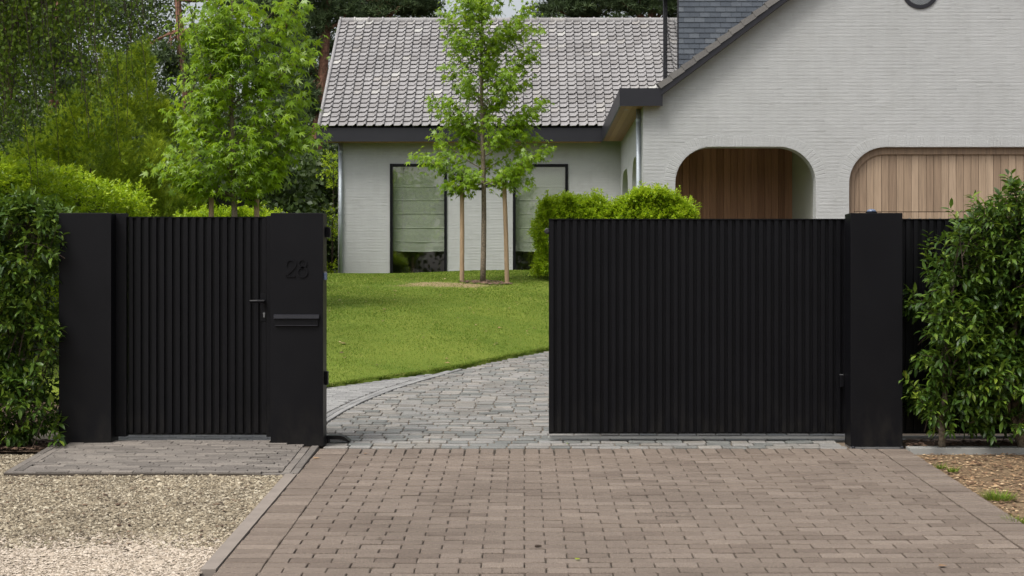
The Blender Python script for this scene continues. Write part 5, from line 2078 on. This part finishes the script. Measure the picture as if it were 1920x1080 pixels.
# tufts and weeds by the paving
def tuft(px2, py2, plane_off, rad, n2, hgt, label):
    s_ = 0.5614 * (py2 - 385)
    x_, y_ = (px2 - CX) / s_, F / s_ - D
    z_ = SLOPE * y_ + plane_off
    a2 = rng.uniform(0, 6.28, n2)
    r2 = rad * np.sqrt(rng.random(n2))
    bx, by = x_ + r2 * np.cos(a2), y_ + r2 * np.sin(a2)
    hh = hgt * rng.uniform(0.4, 1.2, n2)
    V = np.zeros((n2, 3, 3))
    w2 = 0.003
    V[:, 0] = np.stack([bx - w2 * np.sin(a2), by + w2 * np.cos(a2), np.full(n2, z_)], -1)
    V[:, 1] = np.stack([bx + w2 * np.sin(a2), by - w2 * np.cos(a2), np.full(n2, z_)], -1)
    V[:, 2] = np.stack([bx + hh * 0.7 * np.cos(a2) + rng.normal(0, 0.01, n2), by + hh * 0.7 * np.sin(a2), z_ + hh * 0.8], -1)
    tag(put('grass_tuft', arrays('grass_tuft', V.reshape(-1, 3), np.arange(n2 * 3).reshape(-1, 3)), 'grass'), label, 'grass tuft', 'small tufts beside the paving')


tuft(1872, 930, -0.02, 0.1, 240, 0.07, 'largest grass tuft on the bare soil right of the apron')
tuft(1762, 873, -0.02, 0.03, 60, 0.05, 'tiny grass tuft on the soil just below the concrete kerb')
tuft(1786, 879, -0.02, 0.035, 60, 0.05, 'tiny grass tuft on the soil, second below the concrete kerb')
tuft(1905, 975, -0.02, 0.06, 110, 0.06, 'grass tuft at the lower right corner beside the apron')
tuft(110, 957, -0.03, 0.02, 50, 0.03, 'small green weed in the middle of the gravel')
tuft(85, 1013, -0.03, 0.03, 90, 0.035, 'flat green weed near the pale gravel at lower left')
tuft(225, 895, -0.03, 0.04, 80, 0.03, 'green weed against the front edge of the slim brick paving')
tuft(368, 1020, -0.03, 0.03, 70, 0.03, 'mossy weed beside the brown edging kerb')

# fallen leaves and bits on the apron
lm = arrays('fallen_leaf', BIRCH[0], [tuple(f) for f in BIRCH[1]])
lm.materials.append(M['lime'])
for (px2, py2, sz, lab, mt_) in ((1080, 1051, 0.04, 'single yellow fallen leaf low on the apron right of the pine twig', 'lime'), (685, 852, 0.05, 'pale tan leaf on the apron near the numbered pillar', 'litter'), (1759, 1063, 0.05, 'pale leaf at the lower right of the apron', 'litter'), (587, 861, 0.06, 'orange brown leaf beside the slim paving corner', 'litter'), (1063, 833, 0.03, 'yellow leaf on the cobbles by the gate edge', 'lime'), (716, 1010, 0.03, 'light scrap on the left part of the apron', 'litter')):
    s_ = 0.5614 * (py2 - 385)
    me_ = lm.copy()
    me_.materials.clear()
    me_.materials.append(M[mt_])
    o = put('fallen_leaf', me_)
    y_ = F / s_ - D
    o.location = ((px2 - CX) / s_, y_, SLOPE * y_ + 0.006)
    o.rotation_euler = (0.12, 0.1, rng.uniform(0, 6))
    o.scale = (sz, sz, sz)
    tag(o, lab, 'leaf')
s_ = 0.5614 * (1026.5 - 385)
y_ = F / s_ - D
tw = MB()
xx = (1009 - CX) / s_
tw.tube([(xx - 0.018, y_, SLOPE * y_ + 0.008), (xx - 0.008, y_, SLOPE * y_ + 0.009), (xx + 0.018, y_ + 0.002, SLOPE * y_ + 0.008)], [0.004, 0.008, 0.004], 7)
tag(tw.build('pine_twig', 'twig'), 'short dark brown twig lying on the apron', 'twig')
for i, (pa, pb, lab) in enumerate((((95, 923), (235, 939), 'long thin dark twig lying across the gravel'), ((100, 926), (215, 920), 'dark twig on the gravel crossing the longest one'))):
    q = []
    for (a_, b_) in (pa, ((pa[0] + pb[0]) / 2, (pa[1] + pb[1]) / 2 - 2), pb):
        s_ = 0.5614 * (b_ - 385)
        y_ = F / s_ - D
        q.append(((a_ - CX) / s_, y_, SLOPE * y_ - 0.02))
    tag(MB().tube(q, [0.003, 0.005, 0.003], 6).build('gravel_twig', 'twig'), lab, 'twig')
